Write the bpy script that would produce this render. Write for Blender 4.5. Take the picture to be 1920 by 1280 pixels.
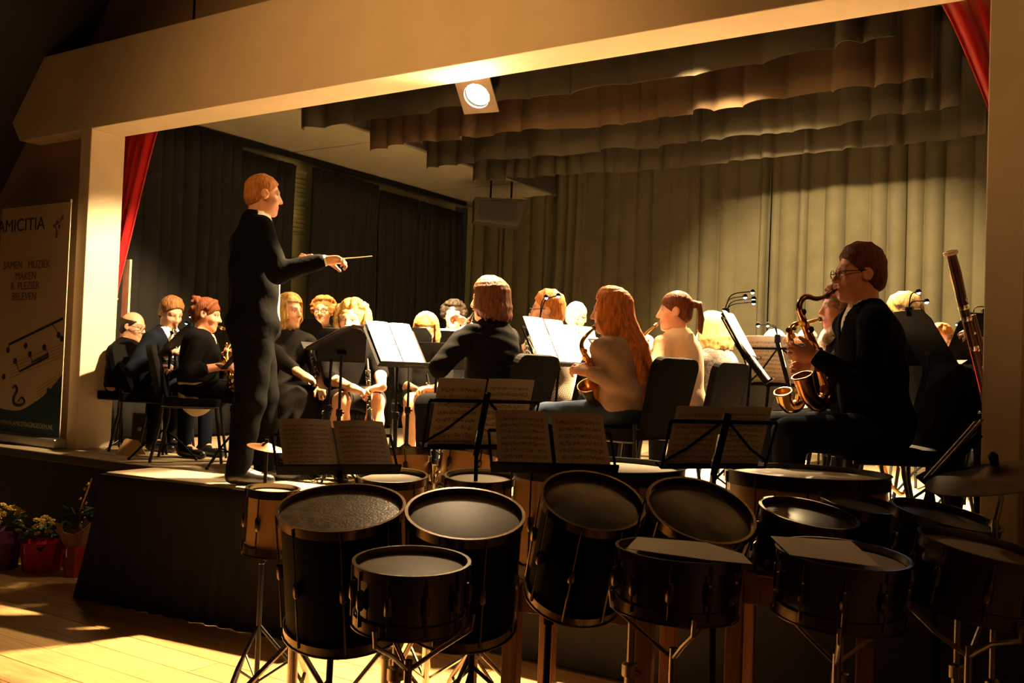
import bpy, bmesh, math, random
import numpy as np
from mathutils import Vector, Matrix

# ------------------------------------------------------------------ clear
for o in list(bpy.data.objects):
    bpy.data.objects.remove(o)
scene = bpy.context.scene
COL = scene.collection
PI = math.pi

# ------------------------------------------------------------------ camera
CAM_Z = 1.50
FPX = 1827.0                       # focal length in pixels of a 1920 px wide frame
PSI, PITCH, ROLL = math.radians(33.0), math.radians(1.75), 0.036
_F0 = Vector((-math.sin(PSI), math.cos(PSI), 0)); _R0 = Vector((math.cos(PSI), math.sin(PSI), 0)); _U0 = Vector((0, 0, 1))
CF = _F0*math.cos(PITCH) + _U0*math.sin(PITCH)
_U1 = _U0*math.cos(PITCH) - _F0*math.sin(PITCH)
CR = _R0*math.cos(ROLL) + _U1*math.sin(ROLL)
CU = _U1*math.cos(ROLL) - _R0*math.sin(ROLL)
CPOS = Vector((0, 0, CAM_Z))
cam = bpy.data.cameras.new('camera')
cam.sensor_fit = 'HORIZONTAL'; cam.sensor_width = 36.0
cam.lens = FPX/1920*36.0
cam.clip_start = 0.05
camo = bpy.data.objects.new('camera', cam); COL.objects.link(camo)
M = Matrix((CR, CU, -CF)).transposed().to_4x4(); M.translation = CPOS
camo.matrix_world = M
scene.camera = camo

# ------------------------------------------------------------------ world and exposure
w = bpy.data.worlds.new('world'); scene.world = w; w.use_nodes = True
w.node_tree.nodes['Background'].inputs[0].default_value = (0.0045, 0.003, 0.002, 1)
w.node_tree.nodes['Background'].inputs[1].default_value = 1.0
scene.view_settings.view_transform = 'Standard'
scene.view_settings.look = 'None'
scene.view_settings.gamma = 1.0
scene.view_settings.use_curve_mapping = False
scene.view_settings.exposure = 0.8

# ------------------------------------------------------------------ lights (stage lanterns, hall lamp, added fill spots)
WARM = (1.0, 0.68, 0.33)
def spot(name, loc, target, energy, angle, blend=0.5, color=WARM, radius=0.06):
    l = bpy.data.lights.new(name, 'SPOT'); l.energy = energy; l.spot_size = math.radians(angle); l.spot_blend = blend
    l.color = color; l.shadow_soft_size = radius
    o = bpy.data.objects.new(name, l); COL.objects.link(o)
    o.location = loc
    d = Vector(target) - Vector(loc)
    o.rotation_euler = d.to_track_quat('-Z', 'Y').to_euler()
    return o
STAGE_LAMPS = [   # location, target, watts, cone
    ((-5.6, 5.45, 3.54), (-6.3, 7.0, 1.2), 500, 60),
    ((-4.6, 5.45, 3.54), (-4.9, 7.0, 1.0), 2600, 60),
    ((-3.6, 5.45, 3.54), (-4.1, 7.7, 1.0), 2700, 60),
    ((-2.2, 5.45, 3.54), (-2.9, 7.6, 0.9), 2600, 52),
    ((-1.5, 5.45, 3.54), (-1.7, 7.0, 0.9), 3600, 50),
    ((-2.6, 5.60, 3.50), (-2.75, 10.7, 1.85), 2700, 50),
    ((-4.35, 6.55, 3.80), (-4.6, 5.2, 0.8), 700, 60),
    ((-2.8, 6.55, 3.80), (-2.6, 5.6, 0.8), 1800, 70),
    ((-3.6, 8.3, 3.80), (-3.6, 6.4, 0.8), 2600, 70),
    ((-2.2, 8.3, 3.80), (-1.8, 6.6, 0.8), 3000, 70),
    ((-5.6, 7.4, 3.80), (-5.9, 6.4, 0.8), 600, 70),
    ((-2.9, 5.12, 3.47), (-4.6, 5.3, 1.2), 2900, 31),
    ((-4.6, 5.12, 3.47), (-6.9, 5.0, 1.6), 950, 52),
]
# added unseen fill spots: one for the beam's glow, one brightening the right pillar
HALL_FILLS = [
    ((-3.2, 1.0, 4.6), (-4.05, 4.68, 3.05), 210, 74),
    ((1.6, 1.2, 3.9), (-0.45, 4.68, 2.75), 75, 38),
]
for i, (a, b, e, c) in enumerate(STAGE_LAMPS): spot('stage_lantern_light', a, b, e, c, 0.6)
for a, b, e, c in HALL_FILLS: spot('hall_fill_light', a, b, e, c, 1.0, (1.0, 0.50, 0.15), 0.1)
l = bpy.data.lights.new('house_lamp_light', 'POINT'); l.energy = 6.0; l.color = (1.0, 0.42, 0.11); l.shadow_soft_size = 0.25
o = bpy.data.objects.new('house_lamp_light', l); COL.objects.link(o); o.location = (0.9, 0.2, 3.6)

# ------------------------------------------------------------------ projection helpers (pixel of the 1920x1280 frame + real depth -> world)
def at(px, py, t): return CPOS + t*(CF + (px-960)/FPX*CR + (640-py)/FPX*CU)
def ray(px, py): return CF + (px-960)/FPX*CR + (640-py)/FPX*CU
def onz(px, py, z): d = ray(px, py); return CPOS + d*((z-CPOS.z)/d.z)
def ony(px, py, y): d = ray(px, py); return CPOS + d*(y/d.y)
def onx(px, py, x): d = ray(px, py); return CPOS + d*(x/d.x)
def camdir(phi, elev=0):   # 0 away from the viewer, 90 to the left, 180 to the viewer, -90 to the right
    a = math.radians(phi)
    return (_F0*math.cos(a) - _R0*math.sin(a)).normalized()

# ------------------------------------------------------------------ materials
MATS = {}
def mat(name, col, rough=0.6, metal=0.0, var=0.12, scale=12.0, bump=0.0, bscale=None, spec=0.5, sheen=0.0, stretch=None, coat=0.0, attr=False, sss=0.0, emit=None, estr=0.0):
    if name in MATS: return MATS[name]
    m = bpy.data.materials.new(name); m.use_nodes = True; nt = m.node_tree; b = nt.nodes['Principled BSDF']
    b.inputs['Roughness'].default_value = rough; b.inputs['Metallic'].default_value = metal
    b.inputs['Specular IOR Level'].default_value = spec
    if sheen: b.inputs['Sheen Weight'].default_value = sheen
    if coat: b.inputs['Coat Weight'].default_value = coat; b.inputs['Coat Roughness'].default_value = 0.08
    if sss: b.inputs['Subsurface Weight'].default_value = sss; b.inputs['Subsurface Radius'].default_value = (0.02, 0.008, 0.004); b.inputs['Subsurface Scale'].default_value = 0.5
    tc = nt.nodes.new('ShaderNodeTexCoord'); mp = nt.nodes.new('ShaderNodeMapping')
    nt.links.new(tc.outputs['Object'], mp.inputs[0])
    if stretch: mp.inputs['Scale'].default_value = stretch
    n = nt.nodes.new('ShaderNodeTexNoise'); n.inputs['Scale'].default_value = scale; n.inputs['Detail'].default_value = 4
    nt.links.new(mp.outputs[0], n.inputs['Vector'])
    r = nt.nodes.new('ShaderNodeMapRange'); r.inputs[1].default_value = 0.3; r.inputs[2].default_value = 0.7
    r.inputs[3].default_value = 1-var; r.inputs[4].default_value = 1+var
    nt.links.new(n.outputs[0], r.inputs[0])
    mix = nt.nodes.new('ShaderNodeVectorMath'); mix.operation = 'SCALE'
    if attr:
        a = nt.nodes.new('ShaderNodeVertexColor'); a.layer_name = 'tint'
        nt.links.new(a.outputs[0], mix.inputs[0])
    else:
        mix.inputs[0].default_value = col[:3]
    nt.links.new(r.outputs[0], mix.inputs['Scale'])
    nt.links.new(mix.outputs[0], b.inputs['Base Color'])
    if bump:
        n2 = nt.nodes.new('ShaderNodeTexNoise'); n2.inputs['Scale'].default_value = bscale or scale*4; n2.inputs['Detail'].default_value = 3
        nt.links.new(mp.outputs[0], n2.inputs['Vector'])
        bp = nt.nodes.new('ShaderNodeBump'); bp.inputs['Strength'].default_value = bump; bp.inputs['Distance'].default_value = 0.01
        nt.links.new(n2.outputs[0], bp.inputs['Height']); nt.links.new(bp.outputs[0], b.inputs['Normal'])
    if emit:
        b.inputs['Emission Color'].default_value = (*emit, 1); b.inputs['Emission Strength'].default_value = estr
    MATS[name] = m
    return m

# ------------------------------------------------------------------ objects
def tag(o, label=None, cat=None, group=None, kind=None):
    if label: o['label'] = label
    if cat: o['category'] = cat
    if group: o['group'] = group
    if kind: o['kind'] = kind
    return o
def empty(name, loc, rz=0.0, label=None, cat=None, group=None):
    o = bpy.data.objects.new(name, None); COL.objects.link(o); o.location = loc; o.rotation_euler = (0, 0, rz)
    o.empty_display_size = 0.1
    return tag(o, label, cat, group)
def link(name, me, material, parent=None):
    o = bpy.data.objects.new(name, me); COL.objects.link(o)
    if material is not None and not me.materials: me.materials.append(material)
    if parent is not None: o.parent = parent
    return o
def children(o): return [c for c in COL.objects if c.parent == o]
def copy_tree(o, parent=None):
    kids = CH.get(o.name)
    c = o.copy(); COL.objects.link(c); c.parent = parent
    for ch in list(o.children): copy_tree(ch, c)
    return c
CH = {}
def V(*a): return Vector(a)
def frame(d, up=Vector((0, 0, 1))):
    d = Vector(d).normalized(); up = Vector(up)
    if abs(d.dot(up.normalized())) > 0.98: up = Vector((1, 0, 0))
    x = up.cross(d).normalized(); y = d.cross(x)
    return x, y, d

class MB:
    """collects shapes into one mesh"""
    def __init__(s): s.v = []; s.f = []; s.uv = None
    def add(s, vs, fs):
        k = len(s.v); s.v += [tuple(p) for p in vs]; s.f += [tuple(i+k for i in f) for f in fs]; return s
    def box(s, c, d, rz=0.0, mtx=None):
        x, y, z = d[0]/2, d[1]/2, d[2]/2
        vs = [Vector((i*x, j*y, k*z)) for i in (-1, 1) for j in (-1, 1) for k in (-1, 1)]
        if rz: r = Matrix.Rotation(rz, 3, 'Z'); vs = [r @ p for p in vs]
        if mtx is not None: vs = [mtx @ p for p in vs]
        vs = [p + Vector(c) for p in vs]
        return s.add(vs, [(0, 1, 3, 2), (4, 6, 7, 5), (0, 4, 5, 1), (2, 3, 7, 6), (0, 2, 6, 4), (1, 5, 7, 3)])
    def bar(s, a, b, w, h, up=(0, 0, 1)):
        a, b = Vector(a), Vector(b); x, y, d = frame(b-a, up); x = x*w/2; y = y*h/2
        vs = [p + i*x + j*y for p in (a, b) for i, j in ((-1, -1), (1, -1), (1, 1), (-1, 1))]
        return s.add(vs, [(3, 2, 1, 0), (4, 5, 6, 7), (0, 1, 5, 4), (1, 2, 6, 5), (2, 3, 7, 6), (3, 0, 4, 7)])
    def tube(s, pts, r, n=10, cap=True, closed=False):
        pts = [Vector(p) for p in pts]; N = len(pts)
        if not hasattr(r, '__len__'): r = [r]*N
        vs = []; px = None
        for i, p in enumerate(pts):
            if closed: d = pts[(i+1) % N] - pts[i-1]
            else: d = pts[min(i+1, N-1)] - pts[max(i-1, 0)]
            if d.length < 1e-9: d = Vector((0, 0, 1))
            d.normalize()
            if px is None: x, y, _ = frame(d)
            else:
                x = px - d*px.dot(d)
                x = x.normalized() if x.length > 1e-6 else frame(d)[0]
                y = d.cross(x)
            px = x
            for k in range(n):
                a = 2*PI*k/n; vs.append(p + (x*math.cos(a) + y*math.sin(a))*r[i])
        fs = []
        for i in range(N if closed else N-1):
            j = (i+1) % N
            for k in range(n): fs.append((i*n+k, i*n+(k+1) % n, j*n+(k+1) % n, j*n+k))
        if cap and not closed: fs.append(tuple(range(n-1, -1, -1))); fs.append(tuple((N-1)*n+k for k in range(n)))
        return s.add(vs, fs)
    def lathe(s, prof, n=24, o=(0, 0, 0), d=(0, 0, 1), cap=True):
        x, y, d = frame(d); o = Vector(o); vs = []; P = len(prof)
        for r, h in prof:
            for k in range(n):
                a = 2*PI*k/n; vs.append(o + d*h + (x*math.cos(a) + y*math.sin(a))*r)
        fs = []
        for i in range(P-1):
            for k in range(n): fs.append((i*n+k, i*n+(k+1) % n, (i+1)*n+(k+1) % n, (i+1)*n+k))
        if cap:
            if prof[0][0] > 1e-6: fs.append(tuple(range(n-1, -1, -1)))
            if prof[-1][0] > 1e-6: fs.append(tuple((P-1)*n+k for k in range(n)))
        return s.add(vs, fs)
    def ball(s, c, r, n=10, sq=(1, 1, 1)):
        m = n//2+1; prof = []
        c = Vector(c); vs = []
        for i in range(m+1):
            th = PI*i/m
            for k in range(n):
                a = 2*PI*k/n; vs.append(c + Vector((math.sin(th)*math.cos(a)*r*sq[0], math.sin(th)*math.sin(a)*r*sq[1], -math.cos(th)*r*sq[2])))
        fs = [(i*n+k, i*n+(k+1) % n, (i+1)*n+(k+1) % n, (i+1)*n+k) for i in range(m) for k in range(n)]
        return s.add(vs, fs)
    def mesh(s, name, smooth=False):
        me = bpy.data.meshes.new(name); me.from_pydata(s.v, [], s.f); me.validate(clean_customdata=False)
        if s.uv is not None and len(me.loops) == len(s.uv):
            l = me.uv_layers.new(name='UVMap'); l.data.foreach_set('uv', [c for p in s.uv for c in p])
        bm = bmesh.new(); bm.from_mesh(me); bmesh.ops.recalc_face_normals(bm, faces=bm.faces)
        bm.to_mesh(me); bm.free()
        if smooth:
            me.shade_smooth(); me.set_sharp_from_angle(angle=math.radians(38))
        return me
    def build(s, name, material, parent=None, smooth=False, bevel=0.0):
        o = link(name, s.mesh(name, smooth), material, parent)
        if bevel:
            b = o.modifiers.new('bevel', 'BEVEL'); b.width = bevel; b.segments = 2; b.limit_method = 'ANGLE'
        return o
def spline(pts, n=8):
    pts = [Vector(p) for p in pts]; out = []
    P = [2*pts[0]-pts[1]] + pts + [2*pts[-1]-pts[-2]]
    for i in range(1, len(P)-2):
        p0, p1, p2, p3 = P[i-1], P[i], P[i+1], P[i+2]
        for k in range(n):
            t = k/n
            out.append(0.5*((2*p1) + (p2-p0)*t + (2*p0-5*p1+4*p2-p3)*t*t + (3*p1-p0-3*p2+p3)*t**3))
    out.append(pts[-1]); return out
def lerpr(rs, n):
    out = []
    for i in range(len(rs)-1):
        for k in range(n): out.append(rs[i] + (rs[i+1]-rs[i])*k/n)
    out.append(rs[-1]); return out
# ================================================================== THE SETTING
ST = 0.75            # stage floor height
Y0 = 4.68            # front plane of the proscenium
XL, XR = -7.16, -0.59   # opening
ZB, ZT = 3.34, 4.03     # underside and top of the beam
XW, YB = -7.75, 10.75   # stage side drapes and back drape
M_CREAM = mat('cream_painted_plaster', (0.74, 0.62, 0.46), 0.75, var=0.05, scale=3, bump=0.05, bscale=60)
M_WALL = mat('tan_plaster', (0.42, 0.30, 0.19), 0.8, var=0.08, scale=2.5, bump=0.05, bscale=50)
M_DARKWALL = mat('dark_ceiling_boards', (0.03, 0.025, 0.022), 0.9, var=0.2, scale=3)
M_STAGE = mat('worn_stage_boards', (0.32, 0.25, 0.16), 0.42, var=0.3, scale=3, bump=0.05, stretch=(0.4, 6, 1))
M_FASCIA = mat('black_stage_fascia', (0.012, 0.011, 0.011), 0.8, var=0.2)
M_CEIL = mat('grey_ceiling_panel', (0.22, 0.205, 0.16), 0.85, var=0.07, scale=4)
M_BLACK = mat('matt_black_metal', (0.005, 0.005, 0.0055), 0.7, 0.0, var=0.2, spec=0.08)
M_BLACKSTEEL = mat('black_steel', (0.02, 0.02, 0.022), 0.35, 0.6, var=0.2)
M_CHROME = mat('chrome', (0.75, 0.72, 0.68), 0.16, 1.0, var=0.06, scale=30)
M_BRASS = mat('lacquered_brass', (0.78, 0.48, 0.14), 0.2, 1.0, var=0.12, scale=25)
M_PALE = mat('pale_green_wall', (0.45, 0.46, 0.27), 0.8, var=0.08)

def struct(o): o['kind'] = 'structure'; return o
# hall floor with laid boards
random.seed(3)
fl = struct(MB().box((-3.5, 1.0, -0.06), (12.5, 9.0, 0.10)).build('floor', mat('floor_underlay', (0.12, 0.07, 0.035), 0.8)))
def wood(name, col, rough, axis='X', var=0.22, coat=0.0):
    st = (0.35, 7, 1) if axis == 'X' else (7, 7, 0.35)
    return mat(name, col, rough, var=var, scale=9, stretch=st, bump=0.03, coat=coat)
planks = [wood('oak_board_a', (0.50, 0.30, 0.125), 0.38), wood('oak_board_b', (0.46, 0.27, 0.11), 0.40), wood('oak_board_c', (0.53, 0.33, 0.14), 0.36)]
pw, pl = 0.20, 2.2
pm = {}
def plank_mesh(L, k):
    key = (round(L, 2), k)
    if key not in pm: pm[key] = MB().box((0, 0, 0), (L-0.004, pw-0.005, 0.014)).mesh('floor_board')
    me = pm[key]
    if not me.materials: me.materials.append(planks[k])
    return me
row = 0; y = 0.75
while y < 4.3:
    x = -9.4 + (row*0.83) % pl - pl
    while x < 2.4:
        a, b = max(x, -9.4), min(x+pl, 2.4)
        if b-a > 0.1:
            o = link('floor_board', plank_mesh(b-a, random.randrange(3)), None, fl)
            o.location = ((a+b)/2, y+pw/2, -0.007 + random.uniform(-0.0006, 0.0006))
        x += pl
    y += pw; row += 1
# stage block
YS = 4.36
struct(MB().box(((-9.6+1.8)/2, (YS+11.4)/2, ST-0.02), (11.4, 11.4-YS, 0.04)).build('floor', M_STAGE)).name = 'floor_stage'
struct(MB().box(((-9.6+1.8)/2, YS+0.06, (ST-0.04)/2), (11.4, 0.05, ST-0.04)).build('wall_stage_front', M_FASCIA))
struct(MB().box(((-9.6+1.8)/2, YS-0.012, ST-0.03), (11.4, 0.024, 0.06)).build('trim_1', mat('dark_stage_nosing', (0.04, 0.03, 0.022), 0.5), bevel=0.006))
# proscenium: beam and two pillars, wall recessed behind
MBm = MB()
x0, x1 = -8.30, 2.2
zz = lambda x: 0
prof = [(-8.20, ZB), (x1, ZB), (x1, ZT), (-7.96, ZT), (-8.33, 3.51)]
vs = [(x, Y0, z) for x, z in prof] + [(x, Y0+0.31, z) for x, z in prof]; n = len(prof)
MBm.add(vs, [tuple(range(n)), tuple(range(2*n-1, n-1, -1))] + [(i, (i+1) % n, n+(i+1) % n, n+i) for i in range(n)])
struct(MBm.build('trim_2', M_CREAM, bevel=0.006)).name = 'trim_beam'
struct(MB().box((XL-0.07, Y0+0.155, (ST+ZB)/2), (0.14, 0.31, ZB-ST)).build('trim_3', M_CREAM, bevel=0.006))
struct(MB().box((XR+0.075, Y0+0.155, ZB/2), (0.15, 0.31, ZB)).build('trim_4', M_CREAM, bevel=0.006))
struct(MB().box((XL-1.6, Y0+0.24, 2.4), (3.0-0.08, 0.1, 3.3)).build('wall_left', M_WALL))
struct(MB().box((XR+1.6, Y0+0.24, 2.4), (2.9, 0.1, 4.8)).build('wall_right', M_WALL))
struct(MB().box((-2.6, Y0+0.36, 4.9), (13.0, 0.08, 1.9)).build('wall_above_beam', M_WALL))
# hall: dark sloping roof lining and side wall on the left, plain walls behind the camera
v = [(-8.80, -3.2, 2.95), (-8.80, Y0+0.3, 2.95), (-6.12, Y0+0.3, 6.1), (-6.12, -3.2, 6.1)]
v2 = [(x-0.05, y, z+0.05) for x, y, z in v]
struct(MB().add(v+v2, [(0, 1, 2, 3), (7, 6, 5, 4), (0, 4, 5, 1), (1, 5, 6, 2), (2, 6, 7, 3), (3, 7, 4, 0)]).build('ceiling_slope_left', M_DARKWALL))
struct(MB().box((-8.85, 0.8, 1.5), (0.1, 8.0, 3.0)).build('wall_hall_left', M_DARKWALL))
struct(MB().box((-1.8, 0.8, 6.1), (8.7, 8.2, 0.1)).build('ceiling', M_DARKWALL)).name = 'ceiling_hall'
struct(MB().box((2.45, 0.8, 3.0), (0.1, 8.0, 6.0)).build('wall_hall_right', M_WALL))
struct(MB().box((-3.0, -3.3, 3.0), (11.0, 0.1, 6.0)).build('wall_hall_back', M_DARKWALL))
# stage house: side walls, back wall, dark fly ceiling, grey side ceilings made of panels
struct(MB().box((XW-0.35, 7.9, 2.4), (0.08, 5.9, 3.4)).build('wall_stage_left', M_PALE))
struct(MB().box((0.80, 8.1, 2.4), (0.08, 6.0, 3.4)).build('wall_stage_right', M_PALE))
struct(MB().box((-3.7, YB+0.35, 2.6), (8.6, 0.08, 3.8)).build('wall_stage_back', M_PALE))
struct(MB().box((-3.9, 7.95, 4.45), (5.4, 6.0, 0.06)).build('ceiling_stage', M_DARKWALL))
ZC = 3.77
cl = struct(MB().box((-7.25, 8.05, ZC+0.10), (1.75, 6.1, 0.06)).build('ceiling_side_left', M_DARKWALL))
cr = struct(MB().box((-0.12, 8.05, ZC+0.10), (1.75, 6.1, 0.06)).build('ceiling_side_right', M_DARKWALL))
pan = MB().box((0, 0, 0), (1.70, 1.195, 0.05)).mesh('ceiling_panel'); pan.materials.append(M_CEIL)
for p, cx in ((cl, -7.25), (cr, -0.12)):
    for k in range(5):
        o = link('ceiling_panel', pan, None, p); o.location = (cx, 5.65+1.2*k, ZC+0.03+0.004*(k % 2))
struct(MB().box((-6.37, 8.05, 4.1), (0.03, 6.1, 0.62)).build('wall_fly_left', M_DARKWALL))
struct(MB().box((-1.02, 8.05, 4.1), (0.03, 6.1, 0.62)).build('wall_fly_right', M_DARKWALL))
# curtain rail along the left side
rail = tag(MB().bar((XW+0.02, 5.0, ZC-0.035), (XW+0.02, YB-0.12, ZC-0.035), 0.035, 0.05).build('curtain_rail', M_BLACK), 'black curtain track under the grey ceiling along the left of the stage', 'rail')
# window with slatted blind in the gap between the left drapes
wb = empty('window_blind', (XW-0.29, 7.65, 2.9), 0, 'pale slatted blind showing in the gap between the left drapes', 'blind')
MB().box((0, 0, 0.80), (0.05, 0.62, 0.05)).build('head_rail', mat('blind_rail', (0.40, 0.42, 0.28), 0.5), wb)
sl = MB().box((0, 0, 0), (0.012, 0.60, 0.045), mtx=Matrix.Rotation(0.5, 3, 'Y')).mesh('slat'); sl.materials.append(mat('blind_slat', (0.52, 0.56, 0.30), 0.5))
for k in range(14): o = link('slat', sl, None, wb); o.location = (0, 0, 0.76-0.05*k)
MB().box((0, 0, 0.06), (0.04, 0.62, 0.03)).build('bottom_rail', mat('blind_rail', (0.40, 0.42, 0.28), 0.5), wb)

# ------------------------------------------------------------------ curtains
def velvet(name, col, sheen=0.0): return mat(name, col, 0.9, var=0.10, scale=5, bump=0.12, bscale=220, spec=0.15, sheen=sheen)
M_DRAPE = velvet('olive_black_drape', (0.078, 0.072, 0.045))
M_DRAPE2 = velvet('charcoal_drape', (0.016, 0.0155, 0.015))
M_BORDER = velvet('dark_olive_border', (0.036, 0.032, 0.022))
M_RED = velvet('red_velvet', (0.42, 0.010, 0.014), 0.3)
def drape(name, a, b, z0, z1, lam, amp, seed, material, label, cat='curtain', group=None, gather=0.0, sag=0.0, hem=0.0, top=None, bot=None, nz=10, parent=None, dens=14, flat=0.35):
    """hanging cloth from plan point a to b; folds of irregular width"""
    rnd = random.Random(seed); a = Vector((*a, 0)); b = Vector((*b, 0)); L = (b-a).length; d = (b-a)/L; nrm = Vector((-d.y, d.x, 0))
    cuts = [0.0]
    while cuts[-1] < L: cuts.append(cuts[-1] + lam*rnd.uniform(0.5, 1.7))
    ph = [rnd.uniform(0.35, 1.0)*amp*(rnd.uniform(0.1, flat) if rnd.random() < 0.25 else 1) for _ in cuts]
    N = max(8, int(L/lam*dens)); vs = []; fs = []
    def fold(u):
        i = 0
        while i < len(cuts)-2 and cuts[i+1] < u: i += 1
        q = (u-cuts[i])/(cuts[i+1]-cuts[i])
        return ph[i]*(math.sin(PI*q)**0.6), i
    w1, w2 = rnd.uniform(0, 6), rnd.uniform(0, 6)
    hm = [rnd.uniform(-1, 1) for _ in cuts]
    for iu in range(N+1):
        u = L*iu/N; f, i = fold(u); q = u/L
        zb = z0 - sag*math.sin(PI*q) + hem*(hm[i] + 0.8*math.sin(u*5+w1))
        for iz in range(nz+1):
            v = iz/nz; z = z1 + (zb-z1)*v
            aa = a + d*u
            if top: # cloth swept aside: the free edge follows a curve
                aa = a + d*(u*(top + (bot-top)*min(1.0, (v/0.62)**1.1)))
            k = (0.55+0.45*v) if gather == 0 else (0.5+0.5*v)
            p = aa + nrm*(f*k + 0.012*math.sin(7*v+u*3+w2) + 0.02*amp/0.06*math.sin(u*2.1+w1))
            vs.append((p.x, p.y, z))
    for iu in range(N):
        for iz in range(nz):
            k = iu*(nz+1)+iz; fs.append((k, k+1, k+nz+2, k+nz+1))
    o = MB().add(vs, fs).build(name, material, parent, smooth=False)
    o.data.shade_smooth()
    s = o.modifiers.new('cloth_thickness', 'SOLIDIFY'); s.thickness = 0.006
    if label: tag(o, label, cat, group)
    return o
# back drapes, left to right
xs = [-7.7, -6.35, -5.0, -3.55, -2.1, -0.2]
labs = ['dark back curtain in the far left corner under the hanging loudspeaker', 'dim olive back curtain right of the hanging loudspeaker',
        'olive back curtain behind the seated players at mid stage', 'brightly lit olive back curtain behind the blue music lights',
        'brightly lit back curtain behind the foreground saxophonist and bassoon']
for i in range(5):
    drape('back_curtain', (xs[i]+0.006, YB), (xs[i+1]-0.006, YB), ST+0.03, 4.3, 0.17, -0.17, 40+i, M_DRAPE, labs[i], group='back curtains', dens=16)
# left legs
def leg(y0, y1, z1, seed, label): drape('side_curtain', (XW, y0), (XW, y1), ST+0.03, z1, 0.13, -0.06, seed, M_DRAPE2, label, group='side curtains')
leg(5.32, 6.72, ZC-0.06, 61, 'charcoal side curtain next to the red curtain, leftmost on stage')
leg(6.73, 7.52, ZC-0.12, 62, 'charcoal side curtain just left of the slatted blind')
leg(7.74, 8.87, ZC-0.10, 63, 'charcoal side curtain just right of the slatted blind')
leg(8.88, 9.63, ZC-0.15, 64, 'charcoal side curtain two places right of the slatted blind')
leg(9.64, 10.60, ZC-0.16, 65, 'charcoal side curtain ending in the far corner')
# borders
bys = [6.17, 7.07, 7.96, 8.84]
bl = ['first dark border curtain just behind the beam and spotlight', 'second border curtain, lamplight on its pleats painted as browner cloth',
      'third border curtain, darkest and in the middle of the borders', 'rearmost border curtain in front of the back drape']
for i, yb in enumerate(bys):
    drape('border_curtain', (-6.33, yb), (-1.28+0.05*i, yb), 3.60, 4.40, [0.30, 0.20, 0.22, 0.18][i], -0.12, 80+i, velvet('lamplit_border', (0.060, 0.040, 0.022)) if i == 1 else M_BORDER, bl[i], group='border curtains', sag=0.045, hem=0.010, nz=5, dens=12)  # second border: warm lamplight put into a browner cloth colour
# red house curtains drawn aside
def swept(name, xo, sgn, seed, label):
    rnd = random.Random(seed); vs = []; fs = []; N, nz = 90, 26
    for i in range(N+1):
        q = i/N
        for k in range(nz+1):
            v = k/nz; z = 3.42 + (ST+0.03-3.42)*v
            wt = 0.66; wm = 0.16; wb = 0.19
            vt = 0.52
            wd = wt + (wm-wt)*(v/vt)**0.9 if v < vt else wm + (wb-wm)*((v-vt)/(1-vt))
            x = xo + sgn*wd*q
            f = 0.045*math.sin(2*PI*q*6.5 + 0.6*math.sin(3*q+seed)) * (0.6+0.5*v)
            vs.append((x, 5.17 + f + 0.02*math.sin(4*v), z))
    for i in range(N):
        for k in range(nz): a = i*(nz+1)+k; fs.append((a, a+1, a+nz+2, a+nz+1))
    o = MB().add(vs, fs).build(name, M_RED); o.data.shade_smooth()
    s = o.modifiers.new('cloth_thickness', 'SOLIDIFY'); s.thickness = 0.008
    tag(o, label, 'curtain', 'red house curtains')
    zt = 3.42 + (ST-3.42)*0.52
    MB().tube([(xo-sgn*0.02, 5.10, zt+0.10), (xo+sgn*0.09, 5.085, zt), (xo+sgn*0.20, 5.12, zt-0.03), (xo+sgn*0.2, 5.2, zt-0.03)], 0.010, 8).build('tieback', mat('tieback_cord', (0.6, 0.45, 0.25), 0.6), o)
    return o
lc = swept('red_curtain', -7.66, 1, 1, 'red velvet curtain tied back beside the left pillar')
MB().box((-7.43, 5.26, 1.95), (0.09, 0.02, 0.8)).build('curtain_lining', mat('cream_lining', (0.65, 0.58, 0.42), 0.8), lc)
swept('red_curtain', -0.22, -1, 2, 'red velvet curtain hanging beside the right pillar')

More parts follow.
